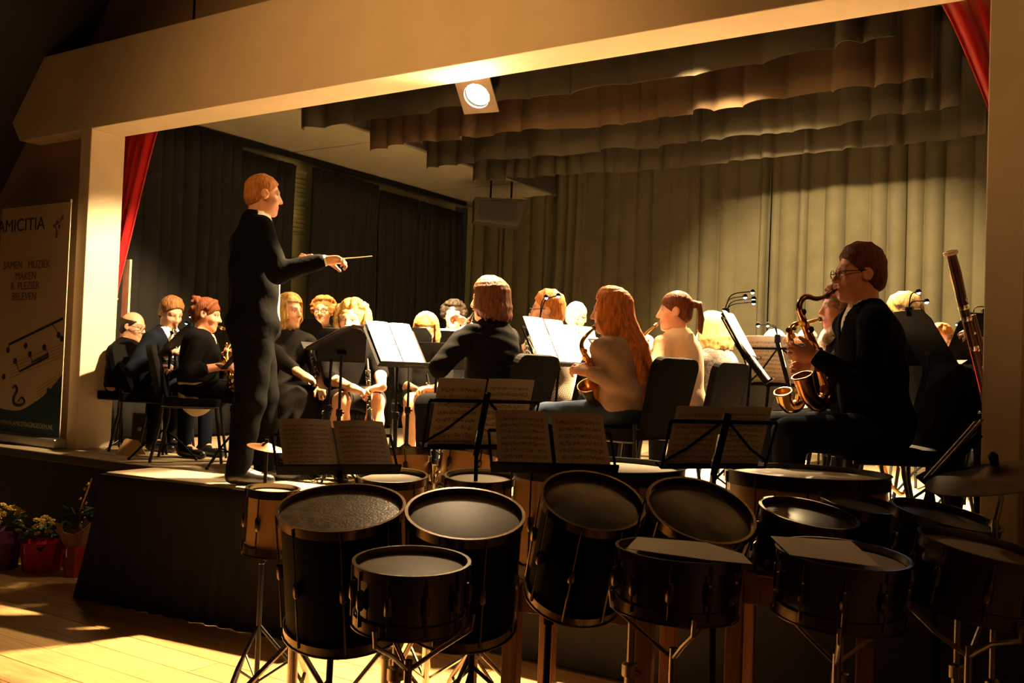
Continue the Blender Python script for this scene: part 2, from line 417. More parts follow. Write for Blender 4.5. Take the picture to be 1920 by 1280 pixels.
# ------------------------------------------------------------------ stage lanterns
def lantern(loc, target, lit, label, square=False):
    t = empty('stage_lantern', loc, 0, label, 'spotlight', 'stage lanterns')
    d = (Vector(target)-Vector(loc)).normalized(); x, y, _ = frame(d)
    MB().lathe([(0.05, -0.30), (0.085, -0.24), (0.10, -0.02), (0.10, 0.0), (0.092, 0.0), (0.09, -0.03)], 20, (0, 0, 0), d, cap=False).build('housing', M_BLACK, t, True)
    le = MB().lathe([(0.0, -0.008), (0.05, -0.012), (0.085, -0.022)], 24, (0, 0, 0), d, cap=False)
    le.build('lens', mat('glowing_lens', (1, 0.9, 0.7), 0.3, emit=(1.0, 0.80, 0.50), estr=60) if lit else mat('glass_lens', (0.5, 0.5, 0.5), 0.1), t, True)
    if square:
        b = MB()
        q = [(-0.12, -0.12), (0.12, -0.12), (0.12, 0.12), (-0.12, 0.12)]; ring = 24
        outer = []; inner = []
        for k in range(ring):
            a = 2*PI*k/ring; c, s_ = math.cos(a), math.sin(a); m_ = max(abs(c), abs(s_))
            outer.append(x*c/m_*0.125 + y*s_/m_*0.125); inner.append(x*c*0.088 + y*s_*0.088)
        vs = [p + d*0.004 for p in outer] + [p + d*0.004 for p in inner] + [p + d*0.016 for p in outer] + [p + d*0.016 for p in inner]
        fs = []
        for k in range(ring):
            j = (k+1) % ring
            fs += [(k, j, ring+j, ring+k), (2*ring+k, 3*ring+k, 3*ring+j, 2*ring+j), (k, 2*ring+k, 2*ring+j, j), (ring+k, ring+j, 3*ring+j, 3*ring+k)]
        b.add(vs, fs); b.build('colour_frame', mat('frame_metal', (0.16, 0.11, 0.07), 0.5), t)
    MB().tube([x*0.11-d*0.1, x*0.13+V(0, 0, 0.12)-d*0.1, V(0, 0, 0.20)-d*0.1, -x*0.13+V(0, 0, 0.12)-d*0.1, -x*0.11-d*0.1], 0.010, 8).build('yoke', M_BLACK, t)
    MB().box(V(0, 0, 0.245)-d*0.1, (0.05, 0.06, 0.09)).build('hook_clamp', M_CHROME if square else M_BLACK, t)
    return t
LP = ony(895, 178, 5.15); LD = Vector((0.12, -0.62, -0.62)).normalized()
lantern(LP, LP + LD, True, 'lit spotlight with square frame hanging below the beam', True)
spot('stage_lantern_light', LP + LD*0.05, (-3.75, 3.75, 0), 2300, 60, 0.3, WARM, 0.05)
spot('stage_lantern_light', LP + LD*0.05, LP + LD, 50, 165, 0.3, WARM, 0.06)
tag(MB().tube([(-6.2, 5.22, LP.z+0.34), (-1.5, 5.22, LP.z+0.34)], 0.024, 12).build('lighting_bar', M_BLACK, None, True), 'black lighting bar just behind the beam', 'bar')
# hanging loudspeaker, far left corner
c = at(936, 399, 11.6)
t = empty('loudspeaker', c, math.radians(40), 'black loudspeaker hanging in the far left corner of the stage', 'speaker')
b = MB(); pr = [(-0.30, -0.16), (0.24, -0.16), (0.33, 0.0), (0.33, 0.14), (-0.30, 0.14)]
pr = [(-0.31, 0.15), (-0.31, -0.13), (0.22, -0.17), (0.31, 0.15)]
vs = [(x, -0.15, z) for x, z in pr] + [(x, 0.15, z) for x, z in pr]
b.add(vs, [(0, 1, 2, 3), (7, 6, 5, 4), (0, 4, 5, 1), (1, 5, 6, 2), (2, 6, 7, 3), (3, 7, 4, 0)]).build('cabinet', mat('speaker_box', (0.035, 0.03, 0.028), 0.7), t, bevel=0.01)
MB().box((-0.03, -0.158, 0.0), (0.44, 0.012, 0.22)).build('grille', mat('speaker_grille', (0.03, 0.027, 0.026), 0.6, 0.3), t)
for bx_ in (-0.1, 0.15): MB().bar((bx_, 0.1, 0.15), (bx_, 0.1, ZC+0.006-c.z), 0.03, 0.02).build('bracket', M_BLACK, t)
MB().box((0.22, -0.05, 0.165), (0.17, 0.12, 0.02)).build('corner_plate', mat('brass_plate', (0.8, 0.55, 0.2), 0.4, 0.0), t)

# ------------------------------------------------------------------ conductor's podium with skirt
PZ = ST + 0.04
pc = onz(197, 884, PZ); pdir = Vector((math.cos(math.radians(6)), math.sin(math.radians(6)), 0)); pn = Vector((-pdir.y, pdir.x, 0))
PW = 1.75
pod = empty('conductor_podium', (pc.x+pdir.x*PW/2, pc.y+pdir.y*PW/2, 0), math.radians(6), 'square podium with long black pleated skirt in front of the stage', 'podium')
PD = YS - 0.04 - pc.y - 0.19
top = MB().box((0, PD/2, PZ-0.03), (PW, PD, 0.06)).build('platform_top', mat('worn_pale_carpet', (0.30, 0.23, 0.15), 0.85, var=0.35, scale=7, bump=0.2), pod, bevel=0.012)
vs = []; fs = []; rnd = random.Random(5)
path = []
def edge(a, b, n): return [(a[0]+(b[0]-a[0])*i/n, a[1]+(b[1]-a[1])*i/n) for i in range(n)]
cor = [(-PW/2-0.01, PD), (-PW/2-0.01, -0.01), (PW/2+0.01, -0.01), (PW/2+0.01, PD)]
path = edge(cor[0], cor[1], 60) + edge(cor[1], cor[2], 150) + edge(cor[2], cor[3], 60) + [cor[3]]
nz = 8
for i, (x, y) in enumerate(path):
    nx = -1 if i < 60 else (1 if i >= 210 else 0); ny = -1 if 55 <= i < 215 else 0
    f = 0.5+0.5*math.sin(i*0.55+math.sin(i*0.13)*1.5)
    for k in range(nz+1):
        v = k/nz; fl_ = 0.012 + (0.05 + 0.045*f)*v**1.2*(1.0)
        e = 1.5 if i < 60 else 0.75
        vs.append((x + nx*fl_*e, y + ny*fl_*0.55, PZ-0.015 - (PZ-0.02)*v))
for i in range(len(path)-1):
    for k in range(nz): a = i*(nz+1)+k; fs.append((a, a+1, a+nz+2, a+nz+1))
sk = MB().add(vs, fs).build('skirt', velvet('black_skirt_cloth', (0.010, 0.009, 0.009), 0.02), pod); sk.data.shade_smooth()
s = sk.modifiers.new('cloth_thickness', 'SOLIDIFY'); s.thickness = 0.006

# ------------------------------------------------------------------ roll-up banner
def text_mesh(name, body, size, material, parent, loc, rot=(PI/2, 0, 0), align='CENTER', extrude=0.0006, sx=1.0, bold=0.0):
    cu = bpy.data.curves.new(name, 'FONT'); cu.body = body; cu.size = size; cu.align_x = align; cu.align_y = 'CENTER'; cu.extrude = extrude; cu.offset = bold
    tmp = bpy.data.objects.new(name, cu); COL.objects.link(tmp)
    dg = bpy.context.evaluated_depsgraph_get(); me = bpy.data.meshes.new_from_object(tmp.evaluated_get(dg)); bpy.data.objects.remove(tmp)
    me.materials.clear(); me.materials.append(material)
    o = bpy.data.objects.new(name, me); COL.objects.link(o); o.parent = parent; o.location = loc; o.rotation_euler = rot; o.scale = (sx, 1, 1)
    return o
BW = 1.0; BX1 = -7.30; BY = 4.60
bp = ony(121, 600, BY)
bz0 = ST
bx1 = ony(118, 700, BY).x; bcx = bx1 - BW/2
ban = empty('roll_up_banner', (bcx, BY, ST), 0, 'cream roll-up banner with society name and music notes left of the stage', 'banner')
BH = ony(133, 376, BY).z - ST
M_PAPER = mat('banner_print', (0.66, 0.53, 0.37), 0.55, var=0.05, scale=3)
MB().box((0, 0, BH/2+0.04), (BW, 0.006, BH-0.08)).build('banner_sheet', M_PAPER, ban)
INK = mat('navy_ink', (0.018, 0.028, 0.05), 0.6); INK2 = mat('grey_ink', (0.16, 0.13, 0.10), 0.6)
f0 = -0.0045
def bp2(px, py): p = ony(px, py, BY); return p.x-bcx, p.z-ST
x_, z_ = bp2(40, 423); text_mesh('lettering', 'AMICITIA', 0.150, INK, ban, (x_, f0, z_), sx=1.12)
for txt, px, py in (('SAMEN', 25, 498), ('MUZIEK', 74, 496), ('MAKEN', 49, 518), ('&', 24, 537), ('PLEZIER', 54, 536), ('BELEVEN', 46, 556)):
    x_, z_ = bp2(px, py); text_mesh('lettering', txt, 0.092, INK2, ban, (x_, f0, z_), sx=1.0)
# teal foot with a curved top edge
n = 24; pts = []
for i in range(n+1):
    x = -BW/2 + BW*i/n; q = i/n; pts.append((x, 0.30 + 0.30*(max(0, q-0.35)/0.65)**2.0 - 0.03*math.sin(PI*min(1, q/0.6))))
vs = [(x, f0, 0.09) for x, _ in pts] + [(x, f0, z) for x, z in pts] + [(x, f0+0.003, 0.09) for x, _ in pts] + [(x, f0+0.003, z) for x, z in pts]
m_ = n+1; fs = []
for i in range(n): fs += [(i, i+1, m_+i+1, m_+i), (2*m_+i, 3*m_+i, 3*m_+i+1, 2*m_+i+1), (m_+i, m_+i+1, 3*m_+i+1, 3*m_+i)]
MB().add(vs, fs).build('teal_foot_print', mat('teal_ink', (0.012, 0.05, 0.075), 0.5), ban)
x_, z_ = bp2(50, 796); text_mesh('lettering', 'WWW.AMICITIAGROEDEN.NL', 0.056, mat('pale_ink', (0.55, 0.52, 0.45), 0.6), ban, (x_, f0-0.002, z_), sx=1.0)
# printed notes
def pr(*q): return [Vector((bp2(x, y)[0], f0, bp2(x, y)[1])) for x, y in q]
def stroke(pts, wd, name='printed_stroke', m=INK):
    b = MB()
    for a, c_ in zip(pts[:-1], pts[1:]): b.bar(a, c_, wd, 0.001, (0, 1, 0))
    return b.build(name, m, ban)
def bar2(a, c_, wd, m=INK, name='printed_beam'):
    a, c_ = pr(a, c_); return MB().bar(a, c_, 0.0012, wd, (0, 0, 1)).build(name, m, ban)
bar2((17, 646), (119, 597), 0.022); bar2((38, 696), (92, 668), 0.020); bar2((60, 679), (92, 663), 0.016)
for (x, y) in ((16, 656), (49, 648), (57, 664), (29, 677), (84, 651), (111, 628), (117, 635), (92, 733), (98, 740), (8, 706)):
    p = pr((x, y))[0]; b = MB(); b.lathe([(0.0, 0.0), (0.026, 0.0), (0.026, 0.0012)], 12, p, (0, -1, 0)); o = b.build('printed_note', INK, ban)
for a, c_ in (((30, 677), (37, 697)), ((58, 664), (61, 679)), ((85, 651), (92, 664)), ((99, 607), (112, 628)), ((17, 655), (18, 645))): bar2(a, c_, 0.006, INK, 'printed_stem')
for k in range(5): bar2((20, 690+k*6-6), (117, 645+k*6), 0.0025, INK2, 'printed_staff_line')
for k in range(4): bar2((70, 728+k*6), (115, 700+k*6), 0.0025, INK2, 'printed_staff_line')
cl_ = pr((25, 727), (30, 723), (33, 732), (27, 745), (28, 757), (38, 760), (47, 754), (42, 745), (35, 752))
MB().tube(spline(cl_, 6), lerpr([0.006, 0.01, 0.012, 0.014, 0.012, 0.012, 0.01, 0.008, 0.006], 6), 6).build('printed_clef', INK, ban).scale = (1, 1, 1)
sp_ = pr((107, 446), (107, 432), (105, 422), (113, 416), (120, 402)); MB().tube(spline(sp_, 5), lerpr([0.012, 0.006, 0.008, 0.006, 0.004], 5), 6).build('printed_sprig', INK2, ban)
for (x, y) in ((103, 424), (112, 425), (107, 437), (108, 416), (118, 408)):
    p = pr((x, y))[0]; MB().lathe([(0.0, 0.0), (0.016, 0.0), (0.016, 0.0012)], 10, p, (0, -1, 0)).build('printed_leaf', INK2, ban)
MB().box((0, 0, 0.04), (BW+0.02, 0.11, 0.08)).build('base', mat('brushed_banner_base', (0.5, 0.45, 0.38), 0.35, 0.8), ban, bevel=0.015)
MB().box((0, 0, BH), (BW, 0.018, 0.02)).build('top_rail', mat('brushed_banner_base', (0.5, 0.45, 0.38), 0.35, 0.8), ban)
# small dark case standing behind the left pillar
cs = onz(172, 838, ST); t = empty('equipment_case', (XL-0.18, 5.42, ST), 0.2, 'small dark equipment case on the stage behind the left pillar', 'case')
MB().box((0.1, 0, 0.14), (0.22, 0.25, 0.28)).build('body', mat('case_black', (0.02, 0.02, 0.02), 0.5), t, bevel=0.02)
MB().tube([(0.03, 0, 0.28), (0.05, 0, 0.31), (0.15, 0, 0.31), (0.17, 0, 0.28)], 0.008, 8).build('handle', M_BLACK, t)
MB().box((0.1, -0.128, 0.14), (0.06, 0.006, 0.03)).build('latch', M_CHROME, t)
# ================================================================== MUSIC STANDS AND SHEETS
def sheet_material(name, col, seed, staves=9, ink=(0.05, 0.045, 0.04), strength=0.8):
    if name in MATS: return MATS[name]
    m = bpy.data.materials.new(name); m.use_nodes = True; nt = m.node_tree; b = nt.nodes['Principled BSDF']; b.inputs['Roughness'].default_value = 0.7
    N = nt.nodes.new; Lk = nt.links.new
    uv = N('ShaderNodeUVMap'); sp = N('ShaderNodeSeparateXYZ'); Lk(uv.outputs[0], sp.inputs[0])
    def math_(op, a, b_=None, c=None):
        n = N('ShaderNodeMath'); n.operation = op
        for i, v in enumerate((a, b_, c)):
            if v is None: continue
            if isinstance(v, (int, float)): n.inputs[i].default_value = v
            else: Lk(v, n.inputs[i])
        return n.outputs[0]
    u, v = sp.outputs[0], sp.outputs[1]
    row = math_('MULTIPLY', v, staves); fr = math_('FRACT', row)
    ins = math_('MULTIPLY', math_('GREATER_THAN', fr, 0.3), math_('LESS_THAN', fr, 0.72))
    ln = math_('LESS_THAN', math_('FRACT', math_('MULTIPLY', fr, 11.0)), 0.28)
    no = N('ShaderNodeTexNoise'); no.inputs['Scale'].default_value = 1.0; no.inputs['Detail'].default_value = 1
    cb = N('ShaderNodeCombineXYZ'); Lk(math_('MULTIPLY', u, 42), cb.inputs[0]); Lk(math_('MULTIPLY', v, staves*4.5), cb.inputs[1]); cb.inputs[2].default_value = seed*7.3
    Lk(cb.outputs[0], no.inputs['Vector'])
    blob = math_('GREATER_THAN', no.outputs[0], 0.57)
    mu = math_('MULTIPLY', math_('GREATER_THAN', u, 0.08), math_('LESS_THAN', u, 0.92))
    mv = math_('MULTIPLY', math_('GREATER_THAN', v, 0.06), math_('LESS_THAN', v, 0.88))
    band = math_('MULTIPLY', math_('GREATER_THAN', fr, 0.2), math_('LESS_THAN', fr, 0.82))
    inkm = math_('MULTIPLY', math_('MULTIPLY', mu, mv), math_('MAXIMUM', math_('MULTIPLY', ins, ln), math_('MULTIPLY', band, blob)))
    mx = N('ShaderNodeMix'); mx.data_type = 'RGBA'; Lk(math_('MULTIPLY', inkm, strength), mx.inputs['Factor'])
    mx.inputs['A'].default_value = (*col, 1); mx.inputs['B'].default_value = (*ink, 1)
    Lk(mx.outputs['Result'], b.inputs['Base Color'])
    b.inputs['Transmission Weight'].default_value = 0.0
    MATS[name] = m; return m
PAPERS = [sheet_material('printed_music_%s' % 'abcd'[k], (0.66, 0.56, 0.42), k+1, 8+k) for k in range(4)]
PAPERW = [sheet_material('white_printed_music_%s' % 'ab'[k], (0.72, 0.71, 0.69), k+9, 9+k, strength=0.55) for k in range(2)]
def desk(c, phi, beta):
    n0 = camdir(phi); b = math.radians(beta); n = n0*math.cos(b) + Vector((0, 0, 1))*math.sin(b); u = Vector((0, 0, 1))*math.cos(b) - n0*math.sin(b)
    r = u.cross(n); return Vector(c), r, u, n
def page(fr, u0, u1, v0, v1, material, off=0.004, curl=0.006, parent=None, name='page', flip=False):
    """a slightly curled sheet in the desk's plane; front face carries the print"""
    c, r, u, n = fr; nx, ny = 6, 4; vs = []; fs = []
    for j in range(ny+1):
        for i in range(nx+1):
            a, b = i/nx, j/ny; x = u0+(u1-u0)*a; y = v0+(v1-v0)*b
            z = off + curl*math.sin(PI*a) + 0.5*curl*b*b
            vs.append(c + r*x + u*y + n*z)
    k = len(vs); vs += [p - n*0.0012 for p in vs]; uvs = []
    def q(*ids):
        fs.append(ids)
        for i in ids:
            m_ = i % k; uvs.append(((m_ % (nx+1))/nx, (m_//(nx+1))/ny))
    for j in range(ny):
        for i in range(nx):
            a = j*(nx+1)+i; q(a, a+1, a+nx+2, a+nx+1); q(k+a, k+a+nx+1, k+a+nx+2, k+a+1)
    for i in range(nx): q(i, k+i, k+i+1, i+1); e = ny*(nx+1)+i; q(e, e+1, k+e+1, k+e)
    for j in range(ny): a = j*(nx+1); e = a+nx; q(a, a+nx+1, k+a+nx+1, k+a); q(e, k+e, k+e+nx+1, e+nx+1)
    me = bpy.data.meshes.new(name); me.from_pydata([tuple(p) for p in vs], [], fs)
    l = me.uv_layers.new(name='UVMap'); l.data.foreach_set('uv', [c_ for p in uvs for c_ in p]); me.shade_smooth(); me.set_sharp_from_angle(angle=0.7)
    return link(name, me, material, parent)
def booklet(fr, w, h, label, mats=None, gap=0.004, up=0.0, off=0.004, tilt=0.0, group='sheets of music on the stands'):
    t = empty('sheet_music', (0, 0, 0), 0, label, 'sheet music', group)
    m = mats or random.sample(PAPERS, 2)
    page(fr, -w, -gap, up, up+h, m[0], off, parent=t); page(fr, gap, w, up-0.004, up+h-0.008*random.random(), m[-1], off+0.002, parent=t)
    return t
def single(fr, u0, u1, v0, v1, label, m, off=0.004, group='sheets of music on the stands'):
    t = page(fr, u0, u1, v0, v1, m, off, name='sheet_music'); tag(t, label, 'sheet music', group); return t
def tripod(t, base, top, r=0.011, spread=0.28, hub=0.30, a0=0.3, m=None, legr=0.008, brace=True):
    """pole and three legs of a stand; base is on the floor below the pole"""
    m = m or M_BLACKSTEEL; base, top = Vector(base), Vector(top)
    MB().tube([base + V(0, 0, 0.05), base.lerp(top, 0.55)], r*1.25, 10).build('lower_pole', m, t, True)
    MB().tube([base.lerp(top, 0.5), top], r*0.85, 10).build('upper_pole', m, t, True)
    MB().lathe([(r*1.3, -0.025), (r*1.9, -0.02), (r*1.9, 0.02), (r*1.3, 0.025)], 10, base.lerp(top, 0.55)).tube([base.lerp(top, 0.55), base.lerp(top, 0.55) + V(0.045, -0.01, 0)], 0.006, 6).build('clamp', m, t, True)
    for k in range(3):
        a = a0 + 2*PI*k/3; d = V(math.cos(a), math.sin(a), 0); pts = [base + V(0, 0, hub), base + d*spread*0.55 + V(0, 0, hub*0.55), base + d*spread + V(0, 0, 0.012)]
        lg = MB().tube(pts, legr, 8).build('leg', m, t, True)
        MB().ball(pts[-1], 0.013, 8).build('rubber_foot', mat('rubber', (0.01, 0.01, 0.01), 0.8), lg)
        if brace: MB().tube([base + V(0, 0, 0.10), base + d*spread*0.55 + V(0, 0, hub*0.55)], legr*0.7, 6).build('brace', m, t)
def floor_below(p, z): return Vector((p.x, p.y, z))
def solid_stand(fr, w, h, floorz, label, m=None, a0=0.3, group='black desk music stands'):
    """orchestra stand: solid desk with a lip"""
    c, r, u, n = fr; base = floor_below(c - n*0.03 + u*0.05, floorz)
    t = empty('music_stand', base, 0, label, 'music stand', group); o = base
    m = m or M_BLACK
    b = MB(); q = [c + r*x + u*y - o for x, y in ((-w/2, 0), (w/2, 0), (w/2, h*0.82), (w/2-0.04, h), (-w/2+0.04, h), (-w/2, h*0.82))]
    k = len(q); b.add([p - n*0.003 for p in q] + [p - n*0.006 for p in q], [tuple(range(k)), tuple(range(2*k-1, k-1, -1))] + [(i, k+i, k+(i+1) % k, (i+1) % k) for i in range(k)])
    b.build('desk', m, t)
    MB().bar(c - o - r*w/2 + n*0.02 - u*0.002, c - o + r*w/2 + n*0.02 - u*0.002, 0.055, 0.004, u).build('ledge', m, t)
    MB().lathe([(0.016, -0.03), (0.018, 0), (0.016, 0.03)], 10, c + u*0.08 - n*0.02 - o, r).build('tilt_joint', M_CHROME if False else m, t, True)
    tripod(t, V(0, 0, 0), c + u*0.08 - n*0.025 - o, 0.011, 0.27, 0.22, a0, m)
    return t
def wire_stand(fr, floorz, label, a0=0.3, w=0.50, h=0.26, m=None, group='folding wire music stands'):
    c, r, u, n = fr; base = floor_below(c - n*0.03 + u*0.04, floorz)
    t = empty('folding_music_stand', base, 0, label, 'music stand', group); m = m or M_BLACK
    c = c - base
    bw = 0.014
    def bar_(name, a, b_, wd=bw): MB().bar(c + r*a[0] + u*a[1] - n*0.004, c + r*b_[0] + u*b_[1] - n*0.004, 0.004, wd, n if False else r.cross(n)).build(name, m, t)
    bar_('top_bar', (-w/2, h*0.82), (w/2, h*0.82)); 
    MB().tube([c - u*0.03 - n*0.012, c + u*h*0.98 - n*0.012], 0.013, 8).build('centre_post', m, t)
    for s in (-1, 1):
        MB().tube([c + r*s*0.02 + u*h*0.80 - n*0.006, c + r*s*w*0.30 + u*h*0.34 - n*0.006, c + r*s*w*0.5 + u*0.02 - n*0.006], 0.0055, 6).build('folding_arm', m, t)
        MB().tube([c + r*s*w/2 + u*h*0.82 - n*0.005, c + r*s*w*0.49 - n*0.005 + u*0.0], 0.0055, 6).build('side_bar', m, t)
    MB().bar(c - r*w/2 + n*0.012, c + r*w/2 + n*0.012, 0.045, 0.010, u).build('ledge', m, t)
    tripod(t, V(0, 0, 0), c - u*0.02 - n*0.012, 0.010, 0.30, 0.32, a0, m)
    return t

# stands among the percussion (hall floor)
random.seed(11)
def center(px, py, t): return at(px, py, t)
f1 = desk(at(637, 884, 3.62), -158, 50)
wire_stand(f1, 0, 'music stand behind the leftmost tom, holding pages turned to the hall', 0.2, w=0.46, h=0.24)
booklet(f1, 0.205, 0.262, 'open booklet of music above the leftmost big tom', off=0.012)
f2 = desk(at(893, 838, 3.95), 24, 22)
wire_stand(f2, 0, 'folding music stand seen from behind, tallest of the percussion stands', 0.8, w=0.47, h=0.25)
booklet(f2, 0.205, 0.295, 'two music pages on the tallest folding stand below the woman in black', off=0.012)
f3 = desk(at(1040, 882, 3.50), -174, 48)
wire_stand(f3, 0, 'music stand between the two middle toms, pages turned to the hall', 0.5, w=0.46, h=0.24)
booklet(f3, 0.205, 0.285, 'two separate music pages below the long-haired girl', gap=0.008, off=0.012)
f4 = desk(at(1338, 874, 3.62), 22, 20)
wire_stand(f4, 0, 'folding music stand seen from behind in front of the black chairs', 0.1, w=0.46, h=0.22)
booklet(f4, 0.205, 0.235, 'open music pages on the folding stand in front of the chairs', off=0.012)
f5 = desk(at(1748, 898, 3.30), 60, 38)
wire_stand(f5, 0, 'folding music stand leaning back beside the dark cymbal', 0.9, w=0.36, h=0.22)
booklet(f5, 0.17, 0.25, 'dim music pages on the reclined stand beside the dark cymbal', off=0.012)

# ================================================================== PERCUSSION
M_SHELLB = mat('black_drum_lacquer', (0.005, 0.0045, 0.004), 0.6, var=0.2, spec=0.06)
M_SHELLW = mat('natural_maple_shell', (0.50, 0.30, 0.12), 0.35, var=0.14, scale=8, stretch=(1, 1, 0.2), coat=0.3)
M_HEADC = mat('clear_coated_drumhead', (0.17, 0.14, 0.10), 0.45, var=0.25, scale=8)
M_HEADW = mat('white_coated_drumhead', (0.40, 0.32, 0.22), 0.5, var=0.10, scale=9)
M_HEADB = mat('smoky_drumhead', (0.10, 0.085, 0.07), 0.25, var=0.35, scale=10)
M_WOOD = wood('reddish_wood_frame', (0.26, 0.115, 0.05), 0.45, 'Z')
M_HOOP = mat('dull_chrome_hoop', (0.20, 0.15, 0.10), 0.25, 1.0, var=0.15)
def drum(c, nrm, r, depth, shell, head, label, lugs=8, hoop=None, cat='drum', group='drums in front of the stage', name='drum', hoopw=0.022, hooph=0.03):
    """c is the centre of the upper head, nrm its normal"""
    c = Vector(c); nrm = Vector(nrm).normalized(); hoop = hoop or M_HOOP
    b = c - nrm*depth
    t = empty(name, b, 0, label, cat, group); c = c - b; z0 = V(0, 0, 0); x, y, _ = frame(nrm)
    MB().lathe([(r-0.008, 0.012), (r, 0.012), (r, depth-0.012), (r-0.008, depth-0.012)], 40, z0, nrm, cap=False).build('shell', shell, t, True)
    MB().lathe([(0.0, depth-0.004), (r*0.93, depth-0.004), (r+0.004, depth-0.007), (r+0.004, depth-0.018), (r-0.004, depth-0.018)], 40, z0, nrm, cap=False).build('drumhead', head, t, True)
    MB().lathe([(0.0, 0.004), (r*0.93, 0.004), (r+0.004, 0.007), (r+0.004, 0.018)], 40, z0, nrm, cap=False).build('bottom_head', head, t, True)
    for nm, h0, h1 in (('top_hoop', depth-hooph+0.012, depth+0.012), ('bottom_hoop', -0.012, hooph-0.012)):
        rr = r+0.007
        pf = [(rr, h0), (rr+0.004, h0), (rr+0.004, h1), (rr+0.009, h1+0.001), (rr+0.009, h1+0.004), (rr-0.001, h1+0.004), (rr, h0)]
        if nm == 'bottom_hoop': pf = [(rr, h1), (rr+0.004, h1), (rr+0.004, h0), (rr+0.009, h0-0.001), (rr+0.009, h0-0.004), (rr-0.001, h0-0.004), (rr, h1)]
        MB().lathe(pf, 40, z0, nrm, cap=False).build(nm, hoop, t, True)
    for k in range(lugs):
        a = 2*PI*k/lugs + 0.3; d = x*math.cos(a) + y*math.sin(a)
        lg = MB().lathe([(0.006, -0.028), (0.011, -0.02), (0.011, 0.02), (0.006, 0.028)], 8, d*(r+0.011) + nrm*(depth*0.5), nrm).build('lug', M_HOOP, t, True)
        MB().tube([d*(r+0.014) + nrm*0.0, d*(r+0.014) + nrm*(depth+0.006)], 0.0035, 6).build('tension_rod', M_HOOP, lg)
    t['r'] = r; del t['r']
    return t
def tom_stand(points, label, base=None, a0=0.2, group='chrome drum stands', m=None):
    """tripod post with an arm to each drum side point"""
    m = m or mat('worn_chrome', (0.42, 0.36, 0.30), 0.25, 1.0)
    if base is None:
        s = Vector((0, 0, 0))
        for p in points: s += Vector(p)
        base = s/len(points)
    base = Vector((base[0], base[1], 0)); zt = min(p[2] for p in points)
    t = empty('drum_stand', base, 0, label, 'stand', group)
    tripod(t, V(0, 0, 0), V(0, 0, zt), 0.016, 0.36, 0.42, a0, m, 0.011)
    for p in points:
        q = Vector(p)-base
        MB().tube([V(0, 0, zt-0.04), V(q.x*0.5, q.y*0.5, zt), q], 0.010, 8).build('arm', m, t, True)
    return t
def snare_stand(c, r, depth, label, a0=0.4, nrm=(0, 0, 1)):
    """three-armed basket carrying a drum from below"""
    m = mat('worn_chrome', (0.42, 0.36, 0.30), 0.25, 1.0)
    b = Vector(c) - Vector(nrm).normalized()*(depth+0.02); base = Vector((b.x, b.y, 0))
    t = empty('drum_stand', base, 0, label, 'stand', 'chrome drum stands'); h = b.z - 0.10
    tripod(t, V(0, 0, 0), V(0, 0, h), 0.014, 0.32, 0.38, a0, m, 0.010)
    for k in range(3):
        a = a0 + 0.5 + 2*PI*k/3; d = V(math.cos(a), math.sin(a), 0)
        e = d*(r+0.022)
        ez = b.z - (e.x*Vector(nrm).x + e.y*Vector(nrm).y)/max(0.3, Vector(nrm).normalized().z)
        MB().tube([V(0, 0, h-0.03), d*r*0.55 + V(0, 0, h+0.03), e + V(0, 0, ez-0.012), e*1.03 + V(0, 0, ez+0.03)], 0.007, 8).build('basket_arm', m, t, True)
    return t
def tilt(toward, left=0.0):
    """normal leaning toward the viewer (degrees) and to the left"""
    return (Vector((0, 0, 1)) + camdir(180)*math.tan(math.radians(toward)) + camdir(90)*math.tan(math.radians(left))).normalized()
def sidep(c, nrm, r, depth, d):   # point on the shell
    n = Vector(nrm); d = (Vector(d) - n*Vector(d).dot(n)).normalized()
    return Vector(c) - n*depth*0.55 + d*(r+0.012)
c1 = at(640, 957, 3.20); n1 = tilt(14, 2)
drum(c1, n1, 0.196, 0.40, M_SHELLB, mat('worn_coated_drumhead', (0.26, 0.22, 0.17), 0.35, var=0.5, scale=30, bump=0.2), 'big black tom with worn head, leftmost of the front drums', 8)
c2 = at(872, 968, 3.10); n2 = tilt(17, -2)
drum(c2, n2, 0.176, 0.36, M_SHELLB, M_HEADC, 'black tom second from the left behind the chrome snare', 8)
tom_stand([sidep(c1, n1, 0.196, 0.4, (1, 0.7, 0)), sidep(c2, n2, 0.176, 0.36, (-1, 0.2, 0))], 'double tom stand carrying the two leftmost black toms', at(752, 990, 3.36), 0.9)
c3 = at(1110, 943, 3.22); n3 = tilt(26, -7)
drum(c3, n3, 0.160, 0.36, M_SHELLB, M_HEADB, 'black tom in the middle, tilted, below the loose music pages', 8)
c4 = at(1312, 961, 3.05); n4 = tilt(27, -9)
drum(c4, n4, 0.160, 0.30, M_SHELLB, M_HEADB, 'black tom tilted to the right behind the paper-covered snare', 8)
tom_stand([sidep(c3, n3, 0.16, 0.36, (1, 0.3, 0)), sidep(c4, n4, 0.16, 0.30, (-1, 0.1, 0))], 'double tom stand carrying the two middle black toms', at(1190, 990, 3.42), 0.4)
c5 = at(772, 1060, 2.72); n5 = tilt(4)
M_STEELSH = mat('steel_snare_shell', (0.22, 0.19, 0.16), 0.2, 1.0, var=0.1)
drum(c5, n5, 0.150, 0.145, M_STEELSH, M_HEADW, 'metal snare drum in front of the two leftmost toms', 10)
snare_stand(c5, 0.150, 0.145, 'tripod stand under the metal snare drum', 0.15, n5)
c6 = at(1272, 1040, 2.74); n6 = tilt(1, -2)
drum(c6, n6, 0.163, 0.14, M_STEELSH, M_HEADW, 'snare drum with a sheet of paper on it, below the tilted black tom', 10)
snare_stand(c6, 0.163, 0.14, 'tripod stand under the paper-covered middle snare', 0.7, n6)
c7 = at(1515, 968, 3.14); n7 = tilt(10, -6)
